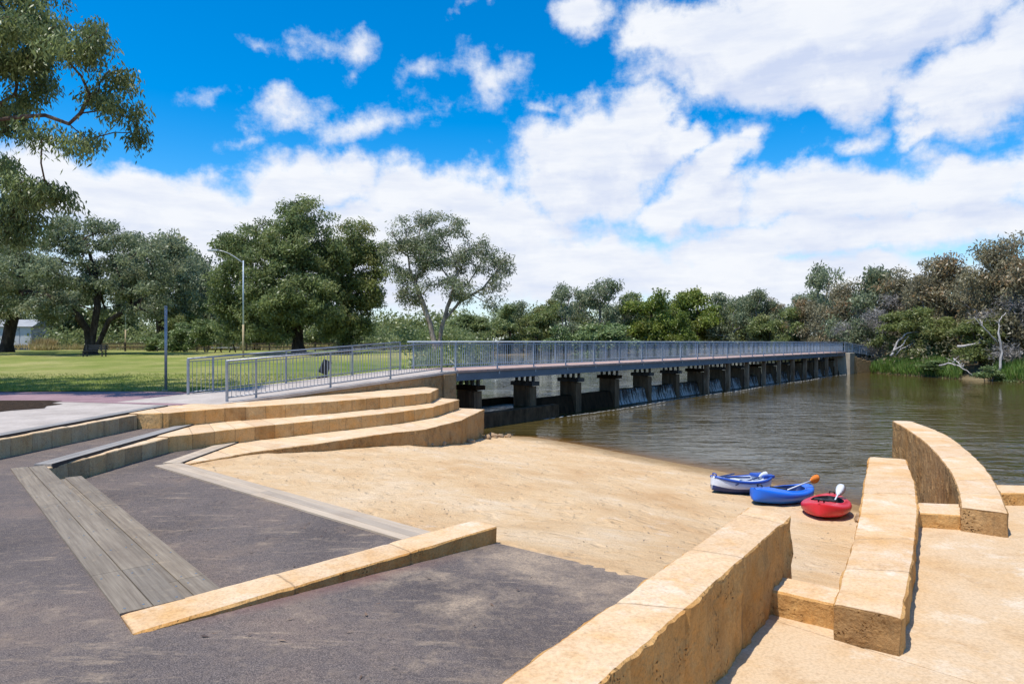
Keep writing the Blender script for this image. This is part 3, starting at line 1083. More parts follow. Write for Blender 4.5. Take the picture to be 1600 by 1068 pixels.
stone_wall('limestone_wall', [(2.70, 5.75), (3.51, 7.11), (4.57, 8.96), (5.62, 10.9), (6.82, 13.04)], [(3.11, 5.43), (4.22, 7.15), (5.33, 8.96), (6.32, 10.7), (7.37, 12.76)],
           1.57, -.2, M['stone_top'], M['stone_side'], 'long low limestone wall beside the red kayak with a pitted near end', 'wall', GW, block=1.3, seed=9, step=.06, amp=.018)
stone_wall('limestone_wall', [(5.95, 9.06), (6.75, 10.34), (7.68, 12.04), (8.66, 14.08), (9.85, 16.9), (10.58, 19.0)],
           [(6.35, 8.72), (7.37, 10.34), (8.54, 12.43), (9.45, 14.3), (10.4, 16.4), (11.05, 18.84)], 1.575, -1.2, M['stone_top'], M['wet_side'],
           'curved limestone wall reaching out into the river, rust streaks on its left face', 'wall', GW, block=1.3, seed=10, step=.08, amp=.02, smooth=1)
stone_wall('limestone_block', [(5.55, 9.9), (6.5, 9.72)], [(5.2, 9.32), (6.05, 9.08)], 1.455, .3, M['stone_top'], M['stone_side'],
           'low limestone block between the long wall and the curved river wall', 'block', block=1.3, seed=11, step=.06, amp=.018)
stone_wall('limestone_block', [(7.65, 11.1), (15, 10.3)], [(7.3, 10.5), (15, 9.7)], 1.45, .3, M['stone_top'], M['stone_side'],
           'low limestone block at the right edge beyond the curved river wall', 'block', block=1.3, seed=12, step=.1, amp=.018)

# ------------------------------------------------------------------ timber steps and edging


def board(b, o, d, p, t0, t1, w0, w1, z0, z1):
    """box between t0..t1 along d and w0..w1 along p"""
    c = o + d * ((t0 + t1) / 2) + p * ((w0 + w1) / 2)
    return b.box((c.x, c.y, (z0 + z1) / 2), (t1 - t0, w1 - w0, z1 - z0), rz=math.atan2(d.y, d.x))


A0, A1 = Vector((-8.39, 11.42, 0)), Vector((-3.05, 5.31, 0))
dS = (A1 - A0).normalized()
pS = Vector((-dS.y, dS.x, 0))
LS = (A1 - A0).length
GB = 'grey timber boards of the steps'


def timber_steps():
    st = thing('timber_steps', (A0.x, A0.y, 1.27), 'two broad grey timber steps running down to the low limestone wall', 'steps')
    for (w0, w1, z, ta, tb) in ((.0, .235, 1.65, .0, LS), (.245, .48, 1.65, .05, LS), (.485, .70, 1.465, .55, LS), (.71, .95, 1.465, .42, LS)):
        cuts = [ta, ta + (tb - ta) * random.Random(int(w0 * 100)).uniform(.32, .45), ta + (tb - ta) * .86, tb]
        for a, b in zip(cuts[:-1], cuts[1:]):
            o = board(MB(), A0, dS, pS, a, b - .006, w0, w1, z - .05, z).build('board', M['timber'], st, bevel=.004)
            for t in np.arange(a + .15, b - .05, .9):
                for w in (w0 + .05, w1 - .05):
                    c = A0 + dS * t + pS * w
                    MB().tube([(c.x, c.y, z - .003), (c.x, c.y, z + .0025)], .011, 8).build('screw', M['screw'], o, off=parent_world(st))
    board(MB(), A0, dS, pS, .1, LS, .455, .478, 1.415, 1.598).build('riser', M['timber'], st)
    board(MB(), A0, dS, pS, .45, LS, .915, .940, 1.2, 1.413).build('riser', M['timber'], st)
    return st


timber_steps()


def edging(name, pts, w, z, label, m, nose_side, boards=2, nose=True):
    """a timber edging strip along a polyline with a dark nosing on one side"""
    e = thing(name, (*pts[0], z), label, 'edging')
    for a, b in zip(pts[:-1], pts[1:]):
        a, b = Vector((*a, 0)), Vector((*b, 0))
        d = (b - a).normalized()
        p = Vector((-d.y, d.x, 0)) * nose_side
        n = max(1, int((b - a).length / 2.6))
        for i in range(n):
            t0, t1 = (b - a).length * i / n, (b - a).length * (i + 1) / n - .006
            for k in range(boards):
                bw = w / boards
                c0, c1 = -w + k * bw, -w + (k + 1) * bw - .006
                c = a + d * ((t0 + t1) / 2) + p * ((c0 + c1) / 2)
                MB().box((c.x, c.y, z - .02), (t1 - t0, c1 - c0, .05), rz=math.atan2(d.y, d.x)).build('board', m, e, bevel=.003)
        if not nose:
            continue
        c = a + d * ((b - a).length / 2) + p * .013
        MB().box((c.x, c.y, z - .035), ((b - a).length, .02, .085), rz=math.atan2(d.y, d.x)).build('nosing', M['nosing'], e)
    return e


edging('timber_edging', [(-9.46, 9.4), (-9.40, 18.6)], .28, 2.03, 'grey slatted edging strip along the concrete path, dark nosing', M['timber_strip'], -1)
edging('timber_edging', [(-7.92, 11.75), (-8.16, 18.0)], .30, 1.66, 'grey slatted edging strip leading from the steps to the middle terrace', M['timber_strip'], -1)
edging('timber_edging', [(-6.75, 13.9), (-6.74, 16.9)], .36, 1.30, 'short pale timber edging arm beside the lowest terrace', M['timber_pale'], -1)
edging('timber_edging', [(-6.82, 14.0), (-1.02, 8.86)], .48, 1.292, 'long sun bleached timber edging between dark paving and sand', M['timber_pale'], 1, boards=3, nose=False)

# ------------------------------------------------------------------ ramp and footbridge
RA, RB = Vector((-8.27, 19.7, 2.006)), Vector((-2.58, 28.4, 2.56))
dR = Vector((RB.x - RA.x, RB.y - RA.y, 0))
LR = dR.length
dR.normalize()
nR = Vector((-dR.y, dR.x, 0))            # towards the far (left) side
BW = 2.6
BA = RB.copy()
dB = Vector((.625, .7806, 0)).normalized()
nB = Vector((-dB.y, dB.x, 0))
LB = 67.2


def rp(s, w, z=0.0):
    """point on the ramp: s along, w across from the front rail, z above its surface"""
    p = RA + dR * s + nR * w
    p.z = 2.006 + (2.56 - 2.006) * max(0, min(1, s / LR)) + z
    return p


def bp(s, w, z):
    p = BA + dB * s + nB * w
    p.z = z
    return p


# ramp body and slab
ramp = thing('access_ramp', RA, 'concrete ramp on a limestone rubble base rising to the footbridge', 'ramp')
b = MB()
q = [rp(.0, -.2), rp(LR + .1, -.2), rp(LR + .1, BW + .2), rp(.0, BW + .2)]
b.prism([(v.x, v.y) for v in q], 1.2, lambda x, y: 2.006 + .554 * max(0, min(1, ((x - RA.x) * dR.x + (y - RA.y) * dR.y) / LR)) - .10)
b.build('rubble_base', M['rubble'], ramp)
b = MB()
q = [rp(-.4, -.26), rp(LR + .12, -.26), rp(LR + .12, BW + .26), rp(-1.6, BW + .26)]
zz = [2.010, 2.57, 2.57, 2.010]
for v, z in zip(q, zz):
    b.v.append(Vector((v.x, v.y, z - .10)))
for v, z in zip(q, zz):
    b.v.append(Vector((v.x, v.y, z)))
b.f = [[3, 2, 1, 0], [4, 5, 6, 7], [0, 1, 5, 4], [1, 2, 6, 5], [2, 3, 7, 6], [3, 0, 4, 7]]
b.m = [0] * 6
b.build('concrete_slab', M['concrete'], ramp, bevel=.01)
# rough abutment block at the end of the ramp
b = MB()
q = [rp(LR - .75, -.30), rp(LR + .05, -.30), rp(LR + .05, .9), rp(LR - .75, .9)]
b.prism([(v.x, v.y) for v in q], .0, 2.44)
b.build('abutment', M['rubble'], ramp, bevel=.03)

HR = 1.2
GR = 'galvanised ramp railings'


def ramp_railing(w, posts, label):
    r = thing('ramp_railing', rp(posts[0], w), label, 'railing', GR)
    a, z = posts[0], posts[-1]
    MB().tube([rp(a - .02, w, HR), rp(z, w, HR)], .030, 10).build('handrail', M['galv'], r, smooth=True)
    MB().tube([rp(a, w, .14), rp(z, w, .14)], .020, 8).build('bottom_rail', M['galv'], r, smooth=True)
    MB().tube([rp(a, w, HR - .09), rp(z, w, HR - .09)], .014, 8).build('top_rail', M['galv'], r, smooth=True)
    for i, s in enumerate(posts):
        pb = MB()
        pb.tube([rp(s, w, .0), rp(s, w, HR)], .036 if i else .045, 8)
        pb.box(rp(s, w, .01), (.14, .14, .016), rz=math.atan2(dR.y, dR.x))
        pb.build('post', M['galv'], r)
    s = a + .15
    while s < z - .05:
        if min(abs(s - p) for p in posts) > .06:
            MB().tube([rp(s, w, .14), rp(s, w, HR - .09)], .009, 6, caps=False).build('baluster', M['galv'], r)
        s += .145
    return r


ramp_railing(0.0, [0.05, 1.03, 3.94, 6.84, 9.85], 'near galvanised railing along the front edge of the ramp')
ramp_railing(BW, [0.45, 1.31, 4.2, 7.4, 10.2], 'far galvanised railing between the ramp and the lawn')


def footbridge():
    br = thing('footbridge', BA, 'long straight footbridge on weir piers with pale steel railings', 'bridge')
    zd = 2.56
    b = MB()
    b.beam(bp(-.0, BW / 2, zd - .05), bp(LB, BW / 2, zd - .05), BW + .30, .10)
    b.build('deck', M['deck'], br, bevel=.01)
    g = MB()
    for w in (-.02, BW + .02):
        g.beam(bp(.15, w, zd - .27), bp(LB, w, zd - .27), .10, .335)
    g.build('girder', M['girder'], br, bevel=.006)
    g = MB()
    for w in (.8, 1.8):
        g.beam(bp(.15, w, zd - .25), bp(LB, w, zd - .25), .14, .28)
    for s in np.arange(1.2, LB, 2.05):
        g.beam(bp(s, .05, zd - .22), bp(s, BW - .05, zd - .22), .10, .2)
    g.build('floor_beams', M['dark_steel'], br)
    # bolted lugs under each railing post
    posts = list(np.arange(.35, LB + .1, 2.74))
    for w in (.02, BW - .02):
        r = MB().tube([bp(0.0, w, zd + HR), bp(LB, w, zd + HR)], .036, 8).build('railing', M['galv_pale'], br, smooth=True)
        off = parent_world(br)
        MB().tube([bp(.2, w, zd + .14), bp(LB, w, zd + .14)], .022, 8).build('bottom_rail', M['galv_pale'], r, off=off)
        MB().tube([bp(.2, w, zd + HR - .1), bp(LB, w, zd + HR - .1)], .016, 6).build('top_rail', M['galv_pale'], r, off=off)
        for s in posts:
            pb = MB().tube([bp(s, w, zd - .16), bp(s, w, zd + HR)], .034, 8)
            pb.box(bp(s, w + (-.10 if w < 1 else .10), zd - .1), (.07, .05, .26), rz=math.atan2(dB.y, dB.x))
            pb.build('post', M['galv_pale'], r, off=off)
        for s0, s1 in zip(posts[:-1], posts[1:]):
            bb = MB()
            n = 19
            for i in range(1, n):
                s = s0 + (s1 - s0) * i / n
                bb.tube([bp(s, w, zd + .14), bp(s, w, zd + HR - .1)], .011, 5, caps=False)
            bb.build('baluster_panel', M['galv_pale'], r, off=off)
    # railing of the far approach, falling away behind the bank
    off = parent_world(br)
    for w in (.02, BW - .02):
        a = bp(LB, w, zd)
        c = a + Vector((.70, .71, 0)) * 13
        bb = MB()
        bb.tube([a + Vector((0, 0, HR)), c + Vector((0, 0, HR - .9))], .036, 6)
        bb.tube([a + Vector((0, 0, .14)), c + Vector((0, 0, -.76))], .022, 6)
        for i in range(70):
            p = a.lerp(c, i / 69)
            p.z = zd - .9 * i / 69
            bb.tube([p + Vector((0, 0, .1)), p + Vector((0, 0, HR))], .03 if i % 14 == 0 else .011, 5, caps=False)
        bb.build('approach_railing', M['galv_pale'], br)
    # piers
    for k in range(16):
        s = 2.3 + 4.1 * k
        pc = 1.25
        d_ang = math.atan2(nB.y, nB.x)
        pr = MB()
        pr.box(bp(s, pc - .12, .3), (.85, .46, 2.66), rz=d_ang)
        pr.box(bp(s - .02, pc - .62, .26), (.34, .52, 2.6), rz=d_ang)
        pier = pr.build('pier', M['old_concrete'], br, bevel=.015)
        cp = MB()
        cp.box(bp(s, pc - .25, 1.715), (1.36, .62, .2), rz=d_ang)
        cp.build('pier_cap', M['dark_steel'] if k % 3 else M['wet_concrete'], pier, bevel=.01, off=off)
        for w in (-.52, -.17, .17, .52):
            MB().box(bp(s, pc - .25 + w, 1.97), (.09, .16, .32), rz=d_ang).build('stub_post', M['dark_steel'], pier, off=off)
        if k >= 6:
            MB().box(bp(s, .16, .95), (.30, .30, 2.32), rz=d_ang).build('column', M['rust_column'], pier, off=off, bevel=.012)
    # far abutment
    ab = MB()
    ab.box(bp(LB + .8, BW / 2 - .2, .9), (2.4, BW + .9, 3.1), rz=math.atan2(dB.y, dB.x))
    ab.build('abutment', M['pale_pier'], br, bevel=.03)
    wb = MB()
    a = bp(LB + 1.6, -.35, 0)
    for i in range(4):
        c = a + Vector((.76, .5, 0)) * (i * 1.1 + .3)
        wb.box((c.x, c.y, .9 - i * .1), (1.15, .5, 2.2 - i * .2), rz=.58)
    wb.build('wing_wall', M['rubble'], br, bevel=.03)
    return br


footbridge()

# weir between the pools
weir = thing('weir', bp(2, .9, 0), 'dark wet weir wall under the footbridge with water spilling over', 'weir')
b = MB()
prof = [(.52, -1.2), (.55, .12), (.74, .84), (.80, .90), (1.15, .90), (1.25, -1.2)]
n0 = len(b.v)
for s in (6.9, LB + .2):
    for w_, z_ in prof:
        b.v.append(bp(s, w_, z_))
for i in range(len(prof) - 1):
    b.f.append([i, i + 1, i + 1 + len(prof), i + len(prof)])
    b.m.append(0)
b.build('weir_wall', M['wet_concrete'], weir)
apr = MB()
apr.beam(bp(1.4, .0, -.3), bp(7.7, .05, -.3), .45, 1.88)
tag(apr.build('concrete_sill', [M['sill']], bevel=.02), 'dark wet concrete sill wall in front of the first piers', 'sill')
lip = MB()

# spilling water: a broken film of white water over each bay of the weir
def falling_water_material():
    m, t, b = mat('falling_water', (.40, .41, .42), .35, .4)
    p = t.pos()
    al_ = t.vmath('DOT_PRODUCT', p, tuple(dB))
    cx = t.n('ShaderNodeCombineXYZ')
    sp_ = t.n('ShaderNodeSeparateXYZ')
    t.l(p, sp_.inputs[0])
    t.l(t.math('MULTIPLY', al_, 5.5), cx.inputs[0])
    t.l(t.math('MULTIPLY', sp_.outputs[2], 1.1), cx.inputs[1])
    st = t.noise(cx.outputs[0], 1.0, 6, .72, .4)
    cv_ = t.n('ShaderNodeCombineXYZ')
    t.l(t.math('MULTIPLY', al_, .22), cv_.inputs[0])
    bay = t.noise(cv_.outputs[0], 1.0, 2, .5)
    low = t.rng(sp_.outputs[2], .05, .9, .10, -.06)
    fac = t.rng(t.math('ADD', t.math('ADD', st, low), t.math('MULTIPLY', t.math('SUBTRACT', bay, .5), .55)), .44, .68, .0, .85)
    tr = t.n('ShaderNodeBsdfTransparent')
    ms = t.n('ShaderNodeMixShader')
    t.l(fac, ms.inputs[0])
    t.l(tr.outputs[0], ms.inputs[1])
    t.l(b.outputs[0], ms.inputs[2])
    t.l(ms.outputs[0], m.node_tree.nodes['Material Output'].inputs[0])
    t.l(t.bump(st, .8, .03), b.inputs['Normal'])
    return m


def cascade_mesh():
    rnd = random.Random(5)
    b = MB()
    for k in range(3, 15):
        s0, s1 = 2.3 + 4.1 * k + .3, 2.3 + 4.1 * (k + 1) - .3
        n = 12
        rows = [(.78, .915), (.72, .84), (.66, .55), (.60, .28), (.50, .03)]
        i = len(b.v)
        for a in range(n + 1):
            s_ = s0 + (s1 - s0) * a / n
            dx = rnd.uniform(-.015, .015)
            for w_, z_ in rows:
                b.v.append(bp(s_, w_ - .03 + dx, z_))
        for a in range(n):
            for r in range(4):
                q0 = i + a * 5 + r
                b.f.append([q0, q0 + 5, q0 + 6, q0 + 1])
                b.m.append(0)
    return b


o = cascade_mesh().build('spilling_water', falling_water_material(), smooth=True)
struct(o, 'stuff')
# foam line on the pool below


def foam_line():
    rnd = random.Random(8)
    b = MB()
    s = 6.5
    while s < LB - 1:
        w_ = -.42 + .22 * math.sin(s * .35) + rnd.uniform(-.07, .07)
        L_ = rnd.uniform(.12, .6)
        c = bp(s, w_, .006)
        pts = []
        for k in range(9):
            a = 2 * math.pi * k / 9
            r = rnd.uniform(.7, 1.2)
            v = c + dB * (math.cos(a) * L_ / 2 * r) + nB * (math.sin(a) * .045 * r)
            pts.append(v + Vector((0, 0, .006)))
        i = len(b.v)
        b.v += [c + Vector((0, 0, .022))] + pts
        for k in range(9):
            b.f.append([i, i + 1 + k, i + 1 + (k + 1) % 9])
            b.m.append(0)
        s += L_ * rnd.uniform(.55, 1.15)
    return b


struct(foam_line().build('foam_line', M['foam']), 'stuff')

# upper pool behind the weir
UP = [bp(-2.0, 2.75, .92), bp(7.1, 2.75, .92), bp(7.1, 1.0, .92), bp(LB, 1.0, .92), Vector((50, 92, .92)), Vector((78, 104, .92)), Vector((64, 142, .92)), Vector((20, 156, .92)), Vector((-12, 143, .92)), Vector((-7, 110, .92)), Vector((-6, 60, .92)), Vector((-5.5, 32, .92))]
BAS = [bp(-2.0, -.1, .6), bp(7.15, -.1, .6), bp(7.15, 2.6, .6), bp(-2.0, 2.6, .6)]
sheet('basin_water', [(v.x, v.y) for v in BAS], .60, M['upper_water'])
st_ = MB().beam(bp(-2.0, 2.7, .42), bp(7.2, 2.7, .42), .25, 1.0)
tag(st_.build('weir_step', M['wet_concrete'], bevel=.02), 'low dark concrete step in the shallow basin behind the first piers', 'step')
sheet('weir_pool_water', [(v.x, v.y) for v in UP], .92, M['upper_water'])

# ------------------------------------------------------------------ kayaks
plastic = {}


def plastic_mat(name, c, rough=.32):
    m, t, b = mat(name, c, rough, .5)
    p = t.pos()
    n = t.noise(p, 7, 5, .65)
    t.l(t.mix(t.rng(n, .45, .75, 0, .35), c, tuple(x * .72 + .03 for x in c)), b.inputs['Base Color'])
    t.l(t.rng(t.noise(p, 22, 4), .3, .7, rough - .06, rough + .16), b.inputs['Roughness'])
    t.l(t.bump(t.noise(p, 5, 3), .12, .01), b.inputs['Normal'])
    return m


P_BLUE = plastic_mat('blue_plastic', (.010, .13, .62))
P_RED = plastic_mat('red_plastic', (.56, .018, .030))
P_NAVY = plastic_mat('navy_plastic', (.012, .030, .13), .4)
P_WHITE = plastic_mat('white_plastic', (.62, .66, .72), .35)
P_RIM = plastic_mat('blue_vinyl', (.02, .075, .36), .4)
P_BLACK = plastic_mat('black_plastic', (.012, .012, .014), .45)
P_ORANGE = plastic_mat('orange_plastic', (.70, .20, .025), .35)
P_DKRED = plastic_mat('dark_red_plastic', (.22, .012, .016), .4)


def kayak_hull(L, Wd, H, mats, s0=-.42, s1=.50, cw=.62, deck_up=.10, bluff=2.6, rim=.022):
    """closed moulded hull with an open cockpit; x along, z up, keel at 0.
    mats: bottom, side, deck, cockpit"""
    ns = 56
    b = MB()
    cross = 15
    for i in range(ns + 1):
        s = -1 + 2 * i / ns
        sh = max(0.0, 1 - abs(s) ** bluff) ** .62
        hw = Wd / 2 * sh + .012
        x = s * L / 2
        rock = .10 * H * abs(s) ** 3 * 2.2
        sheer = H * (.66 + .26 * abs(s) ** 2.2)
        # cockpit opening half width
        u = (s - (s0 + s1) / 2) / ((s1 - s0) / 2)
        c_ = cw * Wd / 2 * max(0.0, 1 - abs(u) ** 3) ** .5 if abs(u) < 1 else 0.0
        c_ = min(c_, hw * .84)
        crown = sheer + deck_up * H * (1 - (c_ / (hw + 1e-6))) * 1.6 * sh
        has = c_ > .01
        rz_ = crown + (rim if has else 0)
        floor = rock + .06 if has else crown
        half = [(0, rock), (hw * .45, rock + .01 * H), (hw * .78, rock + .10 * H), (hw * .97, rock + .36 * H * (1 - .25 * abs(s))),
                (hw * 1.0, sheer - .12 * H), (hw * .97, sheer - .02 * H), (hw * .90, sheer + .03 * H),
                (max(c_ + .02, hw * .6), crown - .03 * H * (not has)), (c_ + .012 if has else hw * .4, rz_ if has else crown), (c_ if has else hw * .28, rz_ if has else crown + .004),
                (c_ - .012 if has else hw * .16, rz_ - .004 if has else crown + .006), (c_ * .93 if has else hw * .1, crown - .06 if has else crown + .007),
                (c_ * .86 if has else hw * .06, floor + .05 if has else crown + .008), (c_ * .7 if has else hw * .03, floor if has else crown + .008), (0, floor if has else crown + .008)]
        for (y, z) in half:
            b.v.append(Vector((x, y, z)))
        for (y, z) in half:
            b.v.append(Vector((x, -y, z)))
    st = 2 * cross
    for i in range(ns):
        s = -1 + 2 * (i + .5) / ns
        in_c = s0 < s < s1
        for k in range(cross - 1):
            mi = 0 if k < 3 else (1 if k < 5 else 2)
            if k >= 10 and in_c:
                mi = 3
            a = i * st + k
            b.f.append([a, a + st, a + st + 1, a + 1])
            a2 = a + cross
            b.f.append([a2, a2 + 1, a2 + st + 1, a2 + st])
            b.m += [mi, mi]
    for base in (0, ns * st):
        for k in range(cross - 1):
            b.f.append([base + k, base + k + 1, base + cross + k + 1, base + cross + k])
            b.m.append(1)
    return b


def split_by_mat(b, idxs):
    r = MB()
    mp = {}
    for f, m in zip(b.f, b.m):
        if m in idxs:
            g = []
            for i in f:
                if i not in mp:
                    mp[i] = len(r.v)
                    r.v.append(b.v[i])
                g.append(mp[i])
            r.f.append(g)
            r.m.append(idxs.index(m))
    return r


def weld(o):
    bm = bmesh.new()
    bm.from_mesh(o.data)
    bmesh.ops.remove_doubles(bm, verts=bm.verts, dist=.0008)
    bmesh.ops.recalc_face_normals(bm, faces=bm.faces)
    bm.to_mesh(o.data)
    bm.free()


def place_on_sand(o, x, y, heading, tilt=0.0, roll=0.0):
    z = float(sand_z(np.array([[x]]), np.array([[y]]))[0, 0])
    o.location = (x, y, z - .004)
    o.rotation_euler = (roll, -math.atan2(float(sand_z(np.array([[x + .5 * math.cos(heading)]]), np.array([[y + .5 * math.sin(heading)]]))[0, 0]) - z, .5) + tilt, heading)


def make_kayak(name, label, L, Wd, H, mats, seat_m, group, **kw):
    k = thing(name, (0, 0, 0), label, 'kayak', group)
    b = kayak_hull(L, Wd, H, mats, **kw)
    h = split_by_mat(b, [0, 1, 2]).build('hull', mats[:3], k, smooth=True, off=(0, 0, 0))
    weld(h)
    c = split_by_mat(b, [3]).build('cockpit', mats[3], k, smooth=True, off=(0, 0, 0))
    weld(c)
    st = MB()
    st.box((.02, 0, .12), (.36, Wd * .46, .07))
    st.box((-.20, 0, .22), (.07, Wd * .46, .22))
    st.build('seat', seat_m, k, off=(0, 0, 0), bevel=.025)
    return k


GK = 'small kayaks pulled up on the sand'
# headings: direction of the end that points to the water
kr = make_kayak('kayak', 'red kayak nearest the long limestone wall, white paddle standing in it', 2.0, .92, .335, [P_RED, P_RED, P_RED, P_BLACK], P_BLACK, GK, s0=-.30, s1=.60, cw=.70, bluff=2.25)
place_on_sand(kr, 6.56, 14.25, math.radians(58))
kb = make_kayak('kayak', 'blue kayak between the white one and the red one, orange paddle', 2.4, .86, .375, [P_BLUE, P_BLUE, P_BLUE, P_NAVY], P_BLACK, GK, s0=-.32, s1=.60, cw=.70, bluff=2.2)
place_on_sand(kb, 6.08, 15.35, math.radians(40))
kw_ = make_kayak('kayak', 'white kayak with blue rim and navy bottom, farthest from the limestone wall', 1.95, .74, .42, [P_NAVY, P_WHITE, P_WHITE, P_WHITE], P_WHITE, GK, s0=-.74, s1=.66, cw=.74, bluff=2.0)
place_on_sand(kw_, 5.42, 16.15, math.radians(30))


def handle(k, x, z, m, r=.014):
    b = MB()
    b.tube([(x, -.05, z), (x - .02, -.05, z + .035), (x - .03, 0, z + .045), (x - .02, .05, z + .035), (x, .05, z)], r, 8)
    b.build('handle', m, k, smooth=True, off=(0, 0, 0))


handle(kr, -.74, .325, P_BLACK, .020)
handle(kb, -.99, .375, P_BLACK, .018)
handle(kw_, -.90, .42, P_RIM, .014)
handle(kr, .88, .325, P_BLACK)
# blue tubes round the white kayak
for sgn in (1, -1):
    pts, rr_ = [], []
    for i in range(25):
        s = -.985 + 1.97 * i / 24
        sh = max(0.0, 1 - abs(s) ** 2.0) ** .62
        pts.append((s * .97, sgn * (.37 * sh + .006), .42 * (.66 + .26 * abs(s) ** 2.2) + .012))
        rr_.append(.034 if abs(s) < .9 else .026)
    MB().tube(pts, rr_, 8).build('rim_tube', P_RIM, kw_, smooth=True, off=(0, 0, 0))
b = MB()
for x0, x1, yy in ((-.72, .0, .10), (-.72, .0, -.10)):
    b.tube([(x0, yy * .3, .375), (x1, yy * 2.4, .39)], .02, 6)
b.build('strap', P_NAVY, kw_, off=(0, 0, 0))
b = MB()
b.box((.70, 0, .38), (.40, .44, .08))
b.build('stern_cover', P_RIM, kw_, off=(0, 0, 0), bevel=.03)


def paddle(a, c, blade_m, label, shaft_m, flat):
    """a double paddle whose lower part lies in the cockpit"""
    a, c = Vector(a), Vector(c)
    p = thing('paddle', a, label, 'paddle', 'paddles left in the kayaks')
    d = (c - a).normalized()
    MB().tube([a, c], .016, 8).build('shaft', shaft_m, p, smooth=True)
    u = Vector(flat)
    u = (u - d * u.dot(d)).normalized()
    w_ = d.cross(u)
    b = MB()
    rows = [(-.02, .02), (.04, .055), (.11, .085), (.20, .098), (.28, .09), (.335, .06), (.352, .02)]
    for t_, hw in rows:
        for sgn, th in ((-1, 0), (0, .012), (1, 0), (0, -.012)):
            b.v.append(c + d * t_ + u * (hw * sgn) + w_ * (th + .02 * (t_ / .35) ** 2))
    for i in range(len(rows) - 1):
        for k in range(4):
            b.f.append([4 * i + k, 4 * i + (k + 1) % 4, 4 * i + 4 + (k + 1) % 4, 4 * i + 4 + k])
            b.m.append(0)
    b.f += [[3, 2, 1, 0], [4 * (len(rows) - 1) + k for k in range(4)]]
    b.m += [0, 0]
    b.build('blade', blade_m, p, smooth=True)
    return p


paddle(P(1302, 786, 14.35), P(1309, 773, 14.5), P_WHITE, 'white paddle sticking up out of the red kayak', P_WHITE, (1, .2, .1))
paddle(P(1228, 766, 15.2), P(1266, 751, 15.75), P_ORANGE, 'paddle with an orange blade resting on the blue kayak', P_WHITE, (.1, .2, 1))
paddle(P(1150, 757, 15.6), P(1186, 745, 16.2), P_WHITE, 'paddle with a white blade resting on the white kayak', P_NAVY, (.2, .1, 1))


# ------------------------------------------------------------------ stones
def stone(x, y, r, label, seed, group=None, sq=.65, on=None):
    bm = bmesh.new()
    bmesh.ops.create_icosphere(bm, subdivisions=3, radius=1)
    for v in bm.verts:
        n = mnoise.noise(v.co * 1.3 + Vector((seed * 3.7, 0, 0))) * .38 + mnoise.noise(v.co * 3.5 + Vector((seed, 0, 0))) * .12
        v.co *= 1 + n
        v.co = Vector((v.co.x * r, v.co.y * r * .8, v.co.z * r * sq))
    me_ = bpy.data.meshes.new('rock')
    bm.to_mesh(me_)
    bm.free()
    me_.materials.append(M['rock'])
    o_ = link('rock', me_)
    z = on if on is not None else float(sand_z(np.array([[x]]), np.array([[y]]))[0, 0])
    o_.location = (x, y, z + r * sq * .45)
    o_.rotation_euler = (0, 0, seed)
    return tag(o_, label, 'rock', group)


stone(7.0, 13.6, .19, 'single brown boulder on the sand beside the red kayak and the long wall', 1)
for i, (x, y, r) in enumerate(((-.72, 25.4, .20), (-.45, 25.9, .15), (-.9, 24.6, .16), (-.15, 26.2, .13), (-1.35, 22.6, .13), (-2.1, 20.6, .14), (-2.4, 19.9, .12))):
    stone(x, y, r, 'small pale rock on the sand at the foot of the lowest terrace', 3 + i, 'rocks at the foot of the lowest terrace')


# ------------------------------------------------------------------ vegetation
def clumped(blobs, n, rs, shell, clump, per=6):
    """attractors gathered in separate leafy clumps; returns points and the clump of each"""
    k = max(3, n // per)
    cen = sample_blobs(blobs, k, rs, shell)
    idx = np.arange(n) % len(cen)
    return cen[idx] + rs.normal(size=(n, 3)) * np.array([clump, clump, clump * .5]), idx


def sample_blobs(blobs, n, rs, shell=2.0):
    vol = np.array([max(1e-6, b[3] * b[4] * b[5]) ** .8 * (b[6] if len(b) > 6 else 1) for b in blobs])
    cnt = rs.multinomial(n, vol / vol.sum())
    out = []
    for b, k in zip(blobs, cnt):
        v = rs.normal(size=(k, 3))
        v /= np.linalg.norm(v, axis=1)[:, None] + 1e-9
        r = rs.uniform(size=(k, 1)) ** (1 / (shell + 1.2))
        out.append(np.array(b[:3]) + v * r * np.array(b[3:6]))
    return np.concatenate(out)


